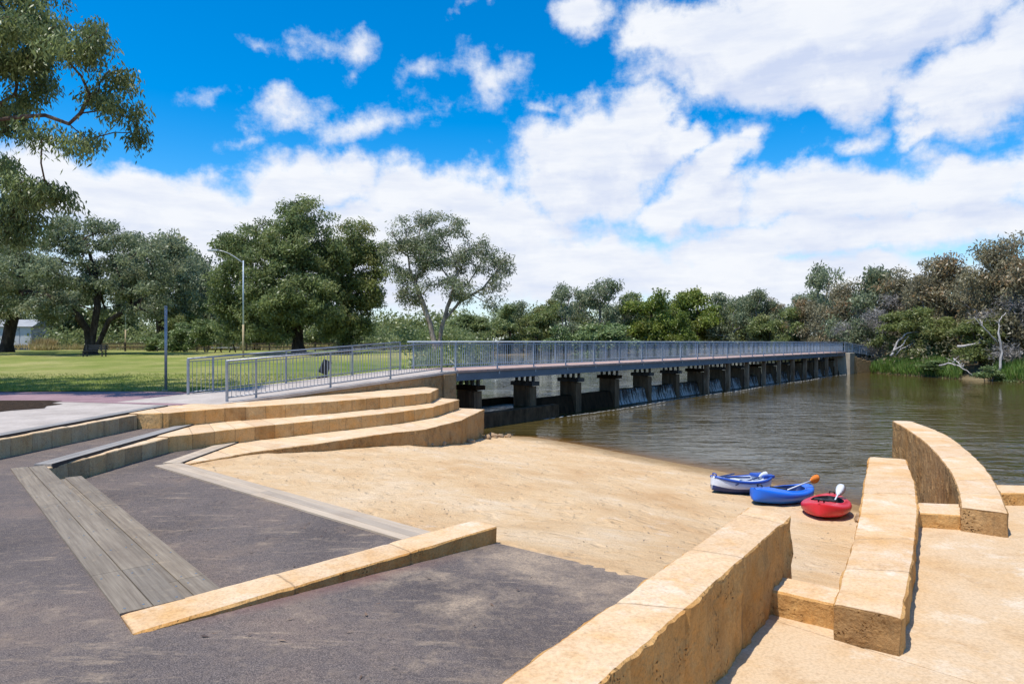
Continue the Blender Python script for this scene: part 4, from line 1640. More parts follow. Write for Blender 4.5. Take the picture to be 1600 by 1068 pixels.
def grow(stems, att, r0, rs, seg=.7, rmin=.012, free=.45, droop=.0):
    """branches from the stems to every attractor; returns chains of (points, radii)"""
    maxn = 200 + len(att) * 9
    pos = np.zeros((maxn, 3))
    par = -np.ones(maxn, int)
    plen = np.zeros(maxn)
    ok = np.zeros(maxn, bool)
    n = 0
    for st in stems:
        prev = -1 if n == 0 else 0
        pts = [np.array(p, float) for p in st]
        fine = [pts[0]]
        for a, b in zip(pts[:-1], pts[1:]):
            k = max(1, int(np.linalg.norm(b - a) / seg))
            for j in range(1, k + 1):
                fine.append(a + (b - a) * j / k + (rs.normal(size=3) * .03 * seg if j < k else 0))
        start = 0 if n == 0 else 1
        for j, p in enumerate(fine[start:], start):
            pos[n] = p
            par[n] = prev
            plen[n] = 0 if prev < 0 else plen[prev] + np.linalg.norm(p - pos[prev])
            ok[n] = j / len(fine) > free
            prev = n
            n += 1
    base = pos[0].copy()
    order = np.argsort(np.linalg.norm(att - base, axis=1))
    tips = []
    for ai in order:
        a = att[ai]
        d = np.linalg.norm(pos[:n] - a, axis=1)
        over = np.maximum(0, pos[:n, 2] - a[2])
        cost = d + over * .9 + plen[:n] * .16 + (~ok[:n]) * 1e6
        i = int(np.argmin(cost))
        p0 = pos[i]
        dist = d[i]
        tang = p0 - pos[par[i]] if par[i] >= 0 else np.array([0, 0, 1.0])
        tang = tang / (np.linalg.norm(tang) + 1e-9)
        ctrl = p0 + (tang * .5 + (a - p0) / (dist + 1e-9) * .5) * dist * .5 + np.array([0, 0, .08 * dist])
        k = int(np.clip(dist / seg, 1, 7))
        prev = i
        for j in range(1, k + 1):
            t = j / k
            p = (1 - t) ** 2 * p0 + 2 * t * (1 - t) * ctrl + t * t * a
            p[2] -= droop * t * t * dist * .3
            if j < k:
                p = p + rs.normal(size=3) * .07 * min(dist / k, .8)
            pos[n] = p
            par[n] = prev
            plen[n] = plen[prev] + np.linalg.norm(p - pos[prev])
            ok[n] = True
            prev = n
            n += 1
        tips.append(prev)
    cnt = np.zeros(n)
    for t in tips:
        cnt[t] += 1
    for i in range(n - 1, 0, -1):
        if par[i] >= 0:
            cnt[par[i]] += cnt[i]
    tot = max(1.0, cnt[0])
    rad = np.maximum(rmin, r0 * (np.maximum(cnt, .3) / tot) ** .52)
    kids = {}
    for i in range(1, n):
        kids.setdefault(par[i], []).append(i)
    chains = []
    stack = [(0, None)]
    while stack:
        i, frm = stack.pop()
        ch = [frm, i] if frm is not None else [i]
        while i in kids:
            ks = sorted(kids[i], key=lambda q: -cnt[q])
            for q in ks[1:]:
                stack.append((q, i))
            i = ks[0]
            ch.append(i)
        if len(ch) > 1:
            rr = rad[ch].copy()
            if frm is not None:
                rr[0] = rr[1]
            chains.append((pos[ch], rr))
    return chains, pos[tips], order


def branch_mesh(name, chains, m, flare=None, skip=.0):
    b = MB()
    for pts, rr in chains:
        if rr.max() < skip:
            continue
        nside = 9 if rr[0] > .12 else (6 if rr[0] > .04 else 4)
        b.tube([Vector(p) for p in pts], list(rr), nside, caps=False)
    if flare:
        for v in b.v:
            if v.z < flare:
                k = 1 + .7 * (1 - max(0, v.z) / flare) ** 2
                v.x *= k
                v.y *= k
    return b.mesh(name, m, smooth=True)


def leaf_mesh(name, centers, per, sigma, size, m, rs, droop=.8, var=.22, hang=0.0, group=None):
    nC = len(centers)
    n = nC * per
    ci = np.repeat(np.arange(nC), per)
    off = rs.normal(size=(n, 3)) * np.array(sigma)
    rr = np.linalg.norm(off / np.array(sigma), axis=1)
    off *= np.minimum(1, 1.9 / (rr + 1e-6))[:, None]
    p = centers[ci] + off
    p[:, 2] -= hang * np.abs(rs.normal(size=n))
    d = rs.normal(size=(n, 3))
    d /= np.linalg.norm(d, axis=1)[:, None]
    d[:, 2] -= droop
    d /= np.linalg.norm(d, axis=1)[:, None] + 1e-9
    q = rs.normal(size=(n, 3))
    s = np.cross(d, q)
    s /= np.linalg.norm(s, axis=1)[:, None] + 1e-9
    ln = size[0] * rs.uniform(.6, 1.35, size=(n, 1))
    wd = size[1] * rs.uniform(.7, 1.3, size=(n, 1))
    v0 = p
    v1 = p + d * ln * .42 + s * wd * .5
    v2 = p + d * ln
    v3 = p + d * ln * .42 - s * wd * .5
    co_ = np.stack([v0, v1, v2, v3], 1).reshape(-1, 3)
    quads = np.arange(n * 4).reshape(-1, 4)
    me_ = np_mesh(name, co_, quads, m)
    cl = rs.uniform(.15, .85, size=nC)
    hue = rs.uniform(0, 1, size=nC)
    if group is not None:
        g = rs.uniform(.12, .88, size=group.max() + 1)
        cl = np.clip(g[group] + rs.normal(size=nC) * .10, 0, 1)
        hue = np.clip(rs.uniform(0, 1, size=group.max() + 1)[group] + rs.normal(size=nC) * .1, 0, 1)
    val = np.clip(cl[ci] + rs.normal(size=n) * var, 0, 1)
    hu = np.clip(hue[ci] * .75 + rs.uniform(0, .32, size=n), 0, 1)
    col = np.stack([val, hu, rs.uniform(size=n), np.ones(n)], 1)
    a = me_.color_attributes.new('leaf', 'FLOAT_COLOR', 'POINT')
    a.data.foreach_set('color', np.repeat(col, 4, 0).astype(np.float32).ravel())
    return me_


def tree(name, base, stems, blobs, label, cat, natt, per, sigma, leaf, leaf_m, bark_m, r0, seed, group=None, seg=.7, free=.45,
         shell=2.0, droop=.8, skip=0.0, flare=.9, hang=0.0, rmin=.012, clump=.36, cper=5):
    """everything in local coordinates about the base"""
    rs = np.random.RandomState(seed)
    att, gid = clumped(blobs, natt, rs, shell, clump, cper)
    chains, tips, order = grow(stems, att, r0, rs, seg, rmin, free)
    t = thing(name, base, label, cat, group)
    link('trunk', branch_mesh('trunk', chains, bark_m, flare, skip), t)
    link('crown', leaf_mesh('crown', tips, per, sigma, leaf, leaf_m, rs, droop, hang=hang, group=gid[order]), t)
    return t


def local(base, lst, Y0):
    """blobs given as (px, py, rx px, ry px, depth offset[, weight]) -> local ellipsoids"""
    out = []
    for q in lst:
        px, py, rx, ry, dy = q[:5]
        Y = Y0 + dy
        c = P(px, py, Y) - Vector(base)
        a, h = rx / F * Y, ry / F * Y
        out.append((c.x, c.y, c.z, a, max(a * .9, h * .7), h, q[5] if len(q) > 5 else 1.0))
    return out


def base_at(px, Y):
    x = (px - 800) / F * Y
    return (x, Y, gz(x, Y))


def stem_pts(base, lst, Y0):
    out = [(0, 0, -.2)]
    for px, py, dy in lst:
        v = P(px, py, Y0 + dy) - Vector(base)
        out.append(tuple(v))
    return out


# ---- the near gum leaning in from the left
Y0 = 21.0
bs = (-21.5, 20.5, 1.95)
blobs = local(bs, [(20, 40, 80, 60, 0, 2.6), (95, 30, 56, 46, 1, 2.8), (128, 80, 40, 40, -1, 3), (55, 110, 60, 40, 1, 2.4), (165, 120, 34, 30, 0, 3), (190, 160, 24, 26, 0, 3),
                   (120, 165, 70, 24, 0, 1.8), (158, 218, 22, 16, 1, 2.6), (218, 200, 10, 10, 0, 4), (95, 212, 40, 14, -1, 1.6), (30, 170, 40, 36, 2, 1.8),
                   (20, 265, 48, 44, 1, 2.8), (66, 300, 38, 30, 0, 2.8), (10, 330, 50, 40, 1, 2.6), (98, 318, 18, 20, 0, 2.6),
                   (-90, 20, 110, 90, 0), (-60, 160, 60, 60, 2), (-120, 260, 80, 80, 1), (-220, 40, 140, 120, 1), (-250, 230, 110, 100, 2, .8), (-60, -90, 160, 80, 2), (-330, -40, 120, 120, 2, .7), (-130, 60, 90, 90, 5), (-230, 150, 110, 90, 5, .8)], Y0)
tree('gum_tree', bs, [stem_pts(bs, [(-285, 480, 0), (-255, 380, 0), (-200, 290, 0), (-130, 225, 0), (-40, 190, 0), (70, 180, 0)], Y0),
                      stem_pts(bs, [(-255, 380, 0), (-190, 250, 1), (-130, 130, 1), (-60, 60, 0)], Y0)[0:1] + stem_pts(bs, [(-285, 470, 0), (-262, 385, 0), (-200, 250, 1), (-130, 130, 1), (-60, 60, 0)], Y0)[1:]],
     blobs, 'tall gum tree reaching in from the top left corner with open drooping branches', 'tree', 1350, 76, (.19, .19, .14), (.19, .050), M['leaf_gum'], M['bark_red'], .30, 11,
     seg=.55, free=.3, shell=1.2, droop=1.3, rmin=.009, hang=.22, clump=.22, cper=5)

# ---- spreading tree on the lawn
Y0 = 56.0
bs = base_at(142, Y0)
blobs = local(bs, [(80, 385, 60, 40, 0), (140, 365, 60, 32, 1), (200, 385, 50, 34, 0), (40, 420, 60, 40, -1), (110, 430, 70, 40, -2), (180, 435, 60, 36, 1), (235, 420, 40, 34, 0),
                   (20, 465, 60, 26, 1), (75, 478, 50, 22, -2), (225, 465, 50, 28, -1), (265, 455, 24, 30, 0, .7), (150, 470, 50, 24, 3, .8), (-30, 440, 60, 50, 0)], Y0)
tree('spreading_tree', bs, [stem_pts(bs, [(136, 515, 0), (118, 490, -1), (80, 465, -2), (40, 455, -2)], Y0), stem_pts(bs, [(146, 515, 0), (152, 480, 0), (150, 430, 1), (140, 395, 1)], Y0),
                            stem_pts(bs, [(158, 528, 0), (170, 500, 0), (205, 480, 0), (235, 455, 0)], Y0)],
     blobs, 'wide spreading tree with several dark stems behind the bench on the lawn', 'tree', 800, 66, (.33, .33, .22), (.28, .10), M['leaf_grey'], M['bark_dark'], .44, 12, group=None, seg=.9, free=.5, shell=1.6, hang=.2)

Y0 = 63.0
bs = base_at(8, Y0)
blobs = local(bs, [(20, 420, 60, 40, 0), (-30, 400, 60, 50, 0), (60, 455, 45, 26, 0), (0, 470, 60, 26, -1), (-70, 440, 60, 50, 0), (-10, 360, 50, 30, 2)], Y0)
tree('leaning_tree', bs, [stem_pts(bs, [(14, 520, 0), (26, 470, 0), (20, 420, 0)], Y0)], blobs, 'dark leaning tree trunk at the left edge in front of the pale shed', 'tree',
     260, 55, (.55, .55, .38), (.34, .13), M['leaf_grey'], M['bark_dark'], .50, 13, seg=.9, free=.4)

Y0 = 78.0
bs = base_at(252, Y0)
blobs = local(bs, [(215, 395, 36, 34, 0), (250, 380, 34, 32, 0), (270, 410, 30, 40, 0), (225, 440, 50, 34, 0), (275, 455, 34, 34, 0), (245, 475, 40, 22, 0)], Y0)
tree('bushy_tree', bs, [stem_pts(bs, [(250, 500, 0), (246, 450, 0), (240, 410, 0)], Y0), stem_pts(bs, [(262, 505, 0), (272, 470, 0)], Y0)], blobs,
     'bushy tree with two dark stems standing behind the slim pole on the lawn', 'tree', 330, 55, (.6, .6, .42), (.38, .15), M['leaf_grey'], M['bark_dark'], .55, 14, seg=1.1)

Y0 = 58.0
bs = base_at(468, Y0)
blobs = local(bs, [(470, 350, 44, 40, 0, 1.1), (400, 370, 44, 36, 0), (440, 395, 60, 40, -1), (365, 400, 30, 40, 0), (500, 400, 36, 40, 0), (375, 440, 45, 40, -2), (430, 455, 55, 44, -3),
                   (490, 465, 45, 44, -2), (370, 490, 40, 36, -2), (420, 505, 44, 26, -3), (345, 375, 14, 26, 0, .6), (480, 315, 22, 12, 0, .7)], Y0)
tree('broad_gum_tree', bs, [stem_pts(bs, [(470, 500, 0), (474, 450, 0), (468, 390, 0), (475, 345, 0)], Y0), stem_pts(bs, [(462, 510, 0), (440, 460, 0), (410, 410, 0)], Y0)], blobs,
     'largest broad gum tree with dense dark crown behind the tall lamp post', 'tree', 1150, 72, (.34, .34, .23), (.28, .10), M['leaf_gum'], M['bark_dark'], .48, 15, seg=.9, shell=1.8, hang=.25)
Y0 = 61.0
bs = base_at(540, Y0)
blobs = local(bs, [(550, 375, 38, 34, 0), (575, 400, 28, 36, 0), (530, 410, 40, 40, 0), (560, 445, 40, 34, 0), (520, 470, 40, 40, -2), (575, 460, 26, 30, 0), (540, 505, 34, 24, -1), (590, 430, 14, 30, 0, .6)], Y0)
tree('broad_gum_tree', bs, [stem_pts(bs, [(542, 505, 0), (545, 460, 0), (550, 400, 0)], Y0), stem_pts(bs, [(535, 505, 0), (522, 460, 0)], Y0)], blobs,
     'rounded gum tree growing against the right side of the largest gum', 'tree', 640, 72, (.34, .34, .23), (.28, .10), M['leaf_olive'], M['bark_dark'], .50, 16, seg=.9, shell=1.8, hang=.25)

Y0 = 57.0
bs = base_at(683, Y0)
blobs = local(bs, [(632, 362, 26, 30, 0), (690, 356, 36, 28, 0), (640, 405, 32, 32, 0), (695, 400, 46, 32, 1), (665, 385, 30, 40, -1), (745, 400, 36, 26, 0), (775, 425, 22, 32, 0), (720, 440, 40, 22, -1), (765, 460, 30, 20, 0), (650, 445, 26, 18, -1, .7), (615, 380, 12, 24, 0, .6), (730, 375, 18, 16, 0, .7), (620, 425, 20, 24, 0, 1.2), (642, 455, 24, 14, 0, 1.1), (700, 458, 30, 16, 1), (788, 405, 12, 28, 0), (660, 345, 20, 14, 0)], Y0)
tree('slender_gum_tree', bs, [stem_pts(bs, [(672, 505, 0), (655, 460, 0), (640, 420, 0), (635, 380, 0)], Y0), stem_pts(bs, [(690, 510, 0), (705, 465, 0), (715, 420, 0), (700, 380, 0)], Y0),
                              stem_pts(bs, [(694, 500, 0), (720, 470, 0), (755, 450, 0), (770, 430, 0)], Y0)], blobs,
     'open gum tree with pale forked stems at the start of the footbridge', 'tree', 600, 42, (.28, .28, .19), (.24, .08), M['leaf_grey'], M['bark_pale'], .30, 17, seg=.8, shell=1.2, free=.4, hang=.2)


# ---- prototypes for the farther trees: height 10, crown width about 8
def crown_blobs(rs, k, zlo, zhi, rad, br, flat=.75):
    out = []
    for i in range(k):
        z = rs.uniform(zlo, zhi)
        f = math.sin(math.pi * np.clip((z - zlo + .8) / (zhi - zlo + 1.6), .05, .95)) ** .7
        a = rs.uniform(0, 2 * math.pi)
        r = rad * f * rs.uniform(.25, 1)
        s = br * rs.uniform(.75, 1.25)
        out.append((r * math.cos(a), r * math.sin(a), z, s, s, s * flat))
    return out


def proto(leaf_m, bark_m, seed, k, zlo, rad, br, natt, per, sig, leaf, r0, shell=1.6, stems=2, droop=.6, skip=.0, rmin=.02):
    rs = np.random.RandomState(seed)
    blobs = crown_blobs(rs, k, zlo, 10 - br * .6, rad - br * .6, br)
    st = []
    for i in range(stems):
        a = rs.uniform(0, 6.28)
        l = rs.uniform(.1, .25) * (i > 0)
        st.append([(0, 0, -.3), (math.cos(a) * l * 3, math.sin(a) * l * 3, zlo * .8), (math.cos(a) * l * 7, math.sin(a) * l * 7, zlo + (10 - zlo) * .55)])
    att, gid = clumped(blobs, natt, rs, shell, .36, 4)
    chains, tips, order = grow(st, att, r0, rs, .9, rmin, .35)
    return (branch_mesh('trunk', chains, bark_m, .8, skip), leaf_mesh('crown', tips, per, (sig, sig, sig * .7), leaf, leaf_m, rs, droop, group=gid[order]))


PR = {}
FL = (.50, .20)
PR['olive'] = [proto(M['leaf_olive'], M['bark_dark'], 100 + i, 15, 1.6, 4.0, 1.3, 170, 60, .55, FL, .34) for i in range(2)]
PR['bright'] = [proto(M['leaf_bright'], M['bark_dark'], 110 + i, 14, 1.2, 4.2, 1.4, 170, 62, .58, FL, .34) for i in range(2)]
PR['grey'] = [proto(M['leaf_grey'], M['bark_grey'], 120 + i, 16, 1.6, 4.0, 1.25, 190, 42, .55, (.42, .17), .30, stems=3) for i in range(3)]
PR['sparse'] = [proto(M['leaf_grey'], M['bark_pale'], 130 + i, 13, 3.0, 3.8, 1.0, 130, 32, .45, (.40, .15), .26, stems=3) for i in range(2)]
PR['brown'] = [proto(M['leaf_brown'], M['bark_grey'], 140 + i, 17, 1.2, 4.2, 1.3, 260, 60, .50, (.36, .12), .34, stems=3) for i in range(3)]
PR['twiggy'] = [proto(M['leaf_twig'], M['bark_grey'], 150 + i, 12, 1.0, 4.2, 1.3, 150, 30, .50, (.55, .05), .26, stems=4, droop=.2) for i in range(2)]
PR['shrub'] = [proto(M['leaf_pale'], M['bark_grey'], 160 + i, 12, .9, 4.8, 1.9, 80, 100, .8, (.6, .25), .22, stems=3) for i in range(2)]
PR['dark'] = [proto(M['leaf_gum'], M['bark_dark'], 170 + i, 14, 1.2, 4.2, 1.4, 110, 95, .58, FL, .34) for i in range(2)]


_used = {}


def far_tree(kind, px, top, width, Y, label, group=None, name=None, sink=0.0):
    ms = PR[kind]
    i = _used.get(kind, 0)
    _used[kind] = i + 1
    tr_, cr_ = ms[i % len(ms)]
    bx, by, bz = base_at(px, Y)
    hz = ((534 - top) / F * Y + E - bz) * (1.04 if px < 1300 else .97)
    rs = random.Random(i * 31 + len(kind))
    t = thing(name or {'shrub': 'shrub'}.get(kind, 'tree'), (bx, by, bz - sink), label, 'shrub' if kind == 'shrub' else 'tree', group, rs.uniform(0, 6.28))
    sc = width / F * Y / 8.2
    t.scale = (sc, sc, hz / 10.0)
    link('trunk', tr_, t)
    link('crown', cr_, t)
    return t


GF = 'trees on the far bank behind the bridge'
for q in [
    ('olive', 752, 497, 84, 150, 'dark olive tree low behind the open gum tree'),
    ('dark', 798, 478, 62, 152, 'dark green tree just right of the open gum tree'),
    ('olive', 838, 480, 66, 150, 'low olive tree left of the two sparse pale trees'),
    ('sparse', 884, 447, 74, 150, 'sparse pale stemmed tree, left one of the tall pair on the far bank'),
    ('sparse', 938, 437, 84, 152, 'tallest sparse pale stemmed tree near the middle of the far bank'),
    ('grey', 975, 452, 58, 154, 'narrow grey green tree left of the rounded bright tree'),
    ('bright', 1018, 455, 84, 150, 'rounded bright green tree in the middle of the far bank'),
    ('olive', 1052, 470, 62, 156, 'olive tree squeezed between two bright green trees'),
    ('bright', 1090, 456, 84, 154, 'flat topped yellow green tree right of the middle of the far bank'),
    ('bright', 1062, 487, 58, 146, 'small yellow green tree standing low at the water behind the railing'),
    ('grey', 1140, 454, 76, 150, 'grey green tree beside the flat topped yellow green tree'),
    ('grey', 1183, 458, 70, 146, 'wispy grey tree left of the rusty brown tree'),
    ('grey', 1222, 468, 72, 142, 'grey tree with bare upper twigs beside the rusty brown tree'),
    ('grey', 815, 470, 70, 165, 'grey green tree rising behind the dark green tree right of the open gum'),
    ('olive', 858, 466, 70, 166, 'olive tree filling the gap left of the sparse pale pair'),
    ('grey', 912, 458, 70, 166, 'grey green tree between the two sparse pale trees'),
    ('olive', 995, 462, 66, 168, 'olive tree behind the rounded bright green tree'),
    ('grey', 1118, 458, 76, 168, 'grey green tree behind the flat topped yellow green tree'),
    ('olive', 1162, 462, 70, 166, 'olive tree between the two wispy grey trees'),
    ('grey', 1250, 452, 80, 150, 'grey green tree behind the rusty brown tree'),
    ('olive', 1232, 486, 66, 120, 'olive tree standing low beside the far railing'),
    ('brown', 1205, 466, 70, 148, 'brownish tree behind the low olive bush'),
    ('sparse', 1288, 418, 90, 120, 'thin open crowned tree rising above its neighbours near the far bridge end'),
    ('brown', 1264, 470, 80, 118, 'rusty brown tree behind the far part of the railing'),
    ('shrub', 946, 504, 96, 142, 'pale green shrub at the water behind the middle of the railing'),
    ('shrub', 880, 512, 70, 140, 'pale shrub below the sparse pale pair of trees'),
    ('olive', 1200, 492, 74, 128, 'low olive bush below the wispy grey tree'),
]:
    far_tree(*q[:5], q[5], GF)
GRB = 'trees on the right bank'
for q in [
    ('brown', 1328, 432, 100, 98, 'brown grey tree behind the far end of the footbridge'),
    ('grey', 1372, 415, 110, 94, 'grey green tree rising right of the far bridge end'),
    ('twiggy', 1398, 462, 110, 86, 'bare twiggy grey tree leaning over the green reeds'),
    ('brown', 1418, 408, 120, 90, 'brown tree behind the bare twiggy grey tree'),
    ('brown', 1478, 392, 130, 82, 'broad rusty brown tree in the middle of the right bank'),
    ('grey', 1520, 402, 100, 86, 'grey tree behind the broad rusty brown tree'),
    ('brown', 1560, 364, 130, 74, 'tall brown tree near the right edge of the picture'),
    ('twiggy', 1585, 440, 110, 68, 'bare grey thicket tree at the right edge over the water'),
    ('brown', 1640, 352, 150, 68, 'dark brown tree cut off by the right edge of the picture'),
    ('grey', 1350, 436, 100, 92, 'greyish tree between the brown grey tree and the far bridge end'),
    ('brown', 1445, 420, 110, 84, 'brownish tree in front of the broad rusty brown tree on the right bank'),
    ('grey', 1595, 400, 120, 76, 'grey green tree behind the tall brown tree at the right'),
    ('olive', 1415, 486, 90, 83, 'low olive tree above the bright reeds'),
    ('olive', 1580, 476, 100, 70, 'olive tree low at the right edge of the picture'),
    ('olive', 1455, 478, 90, 78, 'low olive tree beside the fallen dead branch'),
    ('olive', 1535, 492, 90, 70, 'low olive tree behind the white dead trunk'),
    ('twiggy', 1345, 480, 80, 90, 'low tangle of grey twigs beside the far abutment'),
]:
    far_tree(*q[:5], q[5], GRB)
for q in [
    ('shrub', 1470, 561, 60, 73, 'light green shrub at the waterline in the middle of the right bank'),
    ('shrub', 1545, 571, 50, 66, 'yellow green shrub at the waterline below the white dead trunk'),
    ('shrub', 1432, 556, 30, 80, 'small green shrub behind the bright reeds'),
]:
    far_tree(*q[:5], q[5], 'shrubs at the waterline')
GLB = 'trees behind the lawn'
for q in [
    ('dark', -40, 400, 150, 88, 'dark tree behind the leaning trunk at the left edge'),
    ('dark', 60, 430, 110, 92, 'dark tree behind the pale shed'),
    ('olive', 120, 440, 100, 98, 'olive tree seen under the spreading tree'),
    ('dark', 190, 410, 90, 95, 'dark tree behind the right side of the spreading tree'),
    ('olive', 292, 368, 84, 92, 'olive tree between the spreading tree and the largest gum'),
    ('grey', 322, 376, 90, 88, 'grey green tree left of the largest gum'),
    ('dark', 328, 430, 80, 92, 'dark tree low behind the lamp post'),
    ('olive', 300, 460, 70, 80, 'olive tree behind the bright green bushes'),
    ('dark', 400, 470, 120, 80, 'dark tree filling the space below the largest gum'),
    ('dark', 575, 505, 60, 110, 'small dark tree right of the rounded gum'),
    ('olive', 622, 497, 56, 130, 'small olive tree seen left of the open gum tree'),
    ('olive', 655, 503, 50, 125, 'small olive tree behind the open gum tree stems'),
    ('dark', 725, 490, 80, 100, 'dark bushy tree right behind the open gum tree'),
    ('dark', 500, 495, 100, 84, 'dark tree between the trunks of the two big gums'),
]:
    far_tree(*q[:5], q[5], GLB)
GSH = 'bright bushes behind the lawn'
for q in [
    ('shrub', 290, 506, 56, 66, 'pale green bush right of the slim pole'),
    ('shrub', 322, 498, 50, 64, 'bright yellow green bush left of the lamp post'),
    ('shrub', 245, 522, 44, 68, 'small pale bush behind the slim pole'),
    ('olive', 275, 492, 40, 72, 'olive bush behind the pale bushes'),
]:
    far_tree(*q[:5], q[5], GSH)

# dead trees on the right bank


def dead_tree(px, Y, stems, label, r, name='dead_tree', z=None):
    bx, by, bz = base_at(px, Y)
    if z is not None:
        bz = z
    t = thing(name, (bx, by, bz), label, 'dead tree')
    b = MB()
    rnd = random.Random(px)
    for i, st in enumerate(stems):
        pts = [P(x, y, Y + dy) - Vector((bx, by, bz)) for x, y, dy in st]
        fine = []
        for a, c in zip(pts[:-1], pts[1:]):
            for k in range(4):
                fine.append(a.lerp(c, k / 4) + Vector((rnd.uniform(-1, 1), rnd.uniform(-1, 1), rnd.uniform(-1, 1))) * .06 * (k > 0))
        fine.append(pts[-1])
        rr = [max(.02, r * (.9 if i == 0 else .62) * (1 - .85 * k / len(fine))) for k in range(len(fine))]
        b.tube(fine, rr, 7)
        for _ in range(4):
            k = rnd.randrange(2, len(fine))
            p = fine[k]
            e = p + Vector((rnd.uniform(-1, 1), rnd.uniform(-.5, .5), rnd.uniform(-.1, 1))) * rnd.uniform(.4, 1.1)
            b.tube([p, p.lerp(e, .5) + Vector((0, 0, .08)), e], [.04, .028, .012], 5)
    b.build('trunk', M['dead_wood'], t, smooth=True, off=(0, 0, 0))
    return t


dead_tree(1562, 66, [[(1562, 580, 0), (1566, 550, 0), (1560, 520, 0), (1562, 500, 0), (1572, 488, 0)], [(1558, 535, 0), (1540, 515, -1), (1522, 495, -1)]], 'upright white dead trunk with a bare leaning limb on the right bank', .14)
dead_tree(1498, 70, [[(1496, 541, 0), (1520, 538, -.5), (1545, 532, -1), (1560, 528, -1)], [(1528, 537, -.5), (1535, 528, -.5)]], 'pale dead branch held out level over the right bank', .16, 'dead_branch')
dead_tree(1392, 80, [[(1392, 556, 0), (1402, 535, 0), (1418, 520, -1), (1440, 518, -1)], [(1394, 550, 0), (1412, 538, -1), (1420, 525, -1)], [(1400, 556, 0), (1408, 545, -1), (1430, 535, -1)]], 'tangle of grey fallen limbs behind the reeds', .17)
dead_tree(1470, 70, [[(1468, 571, -1), (1482, 567, -2), (1500, 572, -3), (1520, 586, -4)], [(1490, 560, -2), (1505, 572, -3)]], 'thin fallen branch dipping into the water at the right bank', .12, 'dead_branch', z=.6)

# reeds
rs = np.random.RandomState(77)
n = 110000
cxs = rs.uniform(43, 56, n)
cys = rs.uniform(52, 90, n)
dd, _ = seg_dist(cxs[None, :], cys[None, :], RIVER, True)
dd = dd[0]
inn = inside(cxs, cys, RIVER)
patch = vnoise(cxs[None, :], cys[None, :], 5, 12)[0]
keep_ = (~inn) & (dd < 2.6 + patch * 1.2) & ((patch > -.42) | (cys > 75))
cz = ground_z(cxs[None, :], cys[None, :])[0]
cen = np.stack([cxs, cys, cz + .28], 1)[keep_]
me = leaf_mesh('reeds', cen, 1, (.1, .1, .2), (.8, .07), M['leaf_reed'], rs, droop=-2.6)
o = link('reeds', me)
struct(o, 'stuff')
# straw tussock by the shed and dry grass along the fence
rs = np.random.RandomState(78)
cen = np.stack([rs.uniform(-70, -20, 700), rs.uniform(74, 77, 700), np.full(700, 3.0)], 1)
struct(link('dry_grass', leaf_mesh('dry_grass', cen, 5, (.25, .25, .12), (.55, .05), M['leaf_straw'], rs, droop=-2.2)), 'stuff')

# distant wood that closes the view behind everything
rs = np.random.RandomState(79)
k = 2200
cx_ = rs.uniform(-140, 140, k)
cy_ = np.where(cx_ < -4, rs.uniform(108, 135, k), rs.uniform(158, 180, k))
cy_ = np.where(cx_ > 62, rs.uniform(100, 150, k), cy_)
top_ = np.where(cx_ < -4, 6.5, 11.0) + vnoise(cx_[None, :], cy_[None, :] * .1, 9, 6)[0] * 2.2
cz_ = 1.2 + rs.uniform(0, 1, k) ** .8 * top_
struct(link('distant_wood', leaf_mesh('distant_wood', np.stack([cx_, cy_, cz_], 1), 70, (1.3, 1.3, .9), (.6, .26), M['leaf_olive'], rs, .4)), 'stuff')

# undergrowth on the right bank and under the left trees
rs = np.random.RandomState(80)
k = 420
cx_ = rs.uniform(45, 78, k)
cy_ = rs.uniform(58, 110, k)
z_ = ground_z(cx_[None, :], cy_[None, :])[0]
m_ = (z_ > .3)
struct(link('undergrowth', leaf_mesh('undergrowth', np.stack([cx_, cy_, z_ + rs.uniform(.1, 2.6, k)], 1)[m_], 60, (.8, .8, .5), (.42, .12), M['leaf_brown'], rs, .3)), 'stuff')
rs = np.random.RandomState(81)
k = 260
cx_ = rs.uniform(-70, -8, k)
cy_ = rs.uniform(80, 100, k)
z_ = ground_z(cx_[None, :], cy_[None, :])[0]
struct(link('undergrowth', leaf_mesh('undergrowth', np.stack([cx_, cy_, z_ + rs.uniform(.1, 2.4, k)], 1), 70, (1.0, 1.0, .6), (.5, .18), M['leaf_gum'], rs, .3)), 'stuff')

rs = np.random.RandomState(84)
k = 420
cy_ = 36 + rs.uniform(0, 1, k) ** .8 * 75
cx_ = np.where(cy_ < 62, rs.uniform(-5.2, -3.2, k), rs.uniform(-10, -3.4, k))
z_ = ground_z(cx_[None, :], cy_[None, :])[0]
struct(link('undergrowth', leaf_mesh('undergrowth', np.stack([cx_, cy_, z_ + rs.uniform(.0, 1, k) * np.where(cy_ < 62, .5, 2.2)], 1), 60, (.6, .6, .35), (.40, .12), M['leaf_gum'], rs, .2)), 'stuff')

# litter on the sand and paving
rs = np.random.RandomState(82)
k = 1500
lx_, ly_ = rs.uniform(-6, 7, k), rs.uniform(7.5, 24, k)
lz_ = sand_z(lx_[None, :], ly_[None, :])[0]
ok_ = (lz_ > .15) & ~inside(lx_, ly_, L2POLY)
cen = np.stack([lx_, ly_, lz_ + .012], 1)[ok_]
pv = np.stack([rs.uniform(-7, .5, 420), rs.uniform(3.5, 14, 420), np.full(420, 1.27)], 1)
in2 = inside(pv[:, 0], pv[:, 1], [(-7.2, 12.2), (-2.3, 6.4), (-.8, 8.0), (-1.5, 8.6), (-6.9, 13.4)])
sl_ = inside(pv[:, 0], pv[:, 1], [(-2.5, 4.9), (-.1, 7.5), (1.2, 6.5), (.3, 4.2), (.2, 2.4)])
pv[:, 2] = np.where(in2, 1.278, slope_z(pv[:, 0], pv[:, 1]) + .008)
cen = np.concatenate([cen, pv[in2 | sl_]])
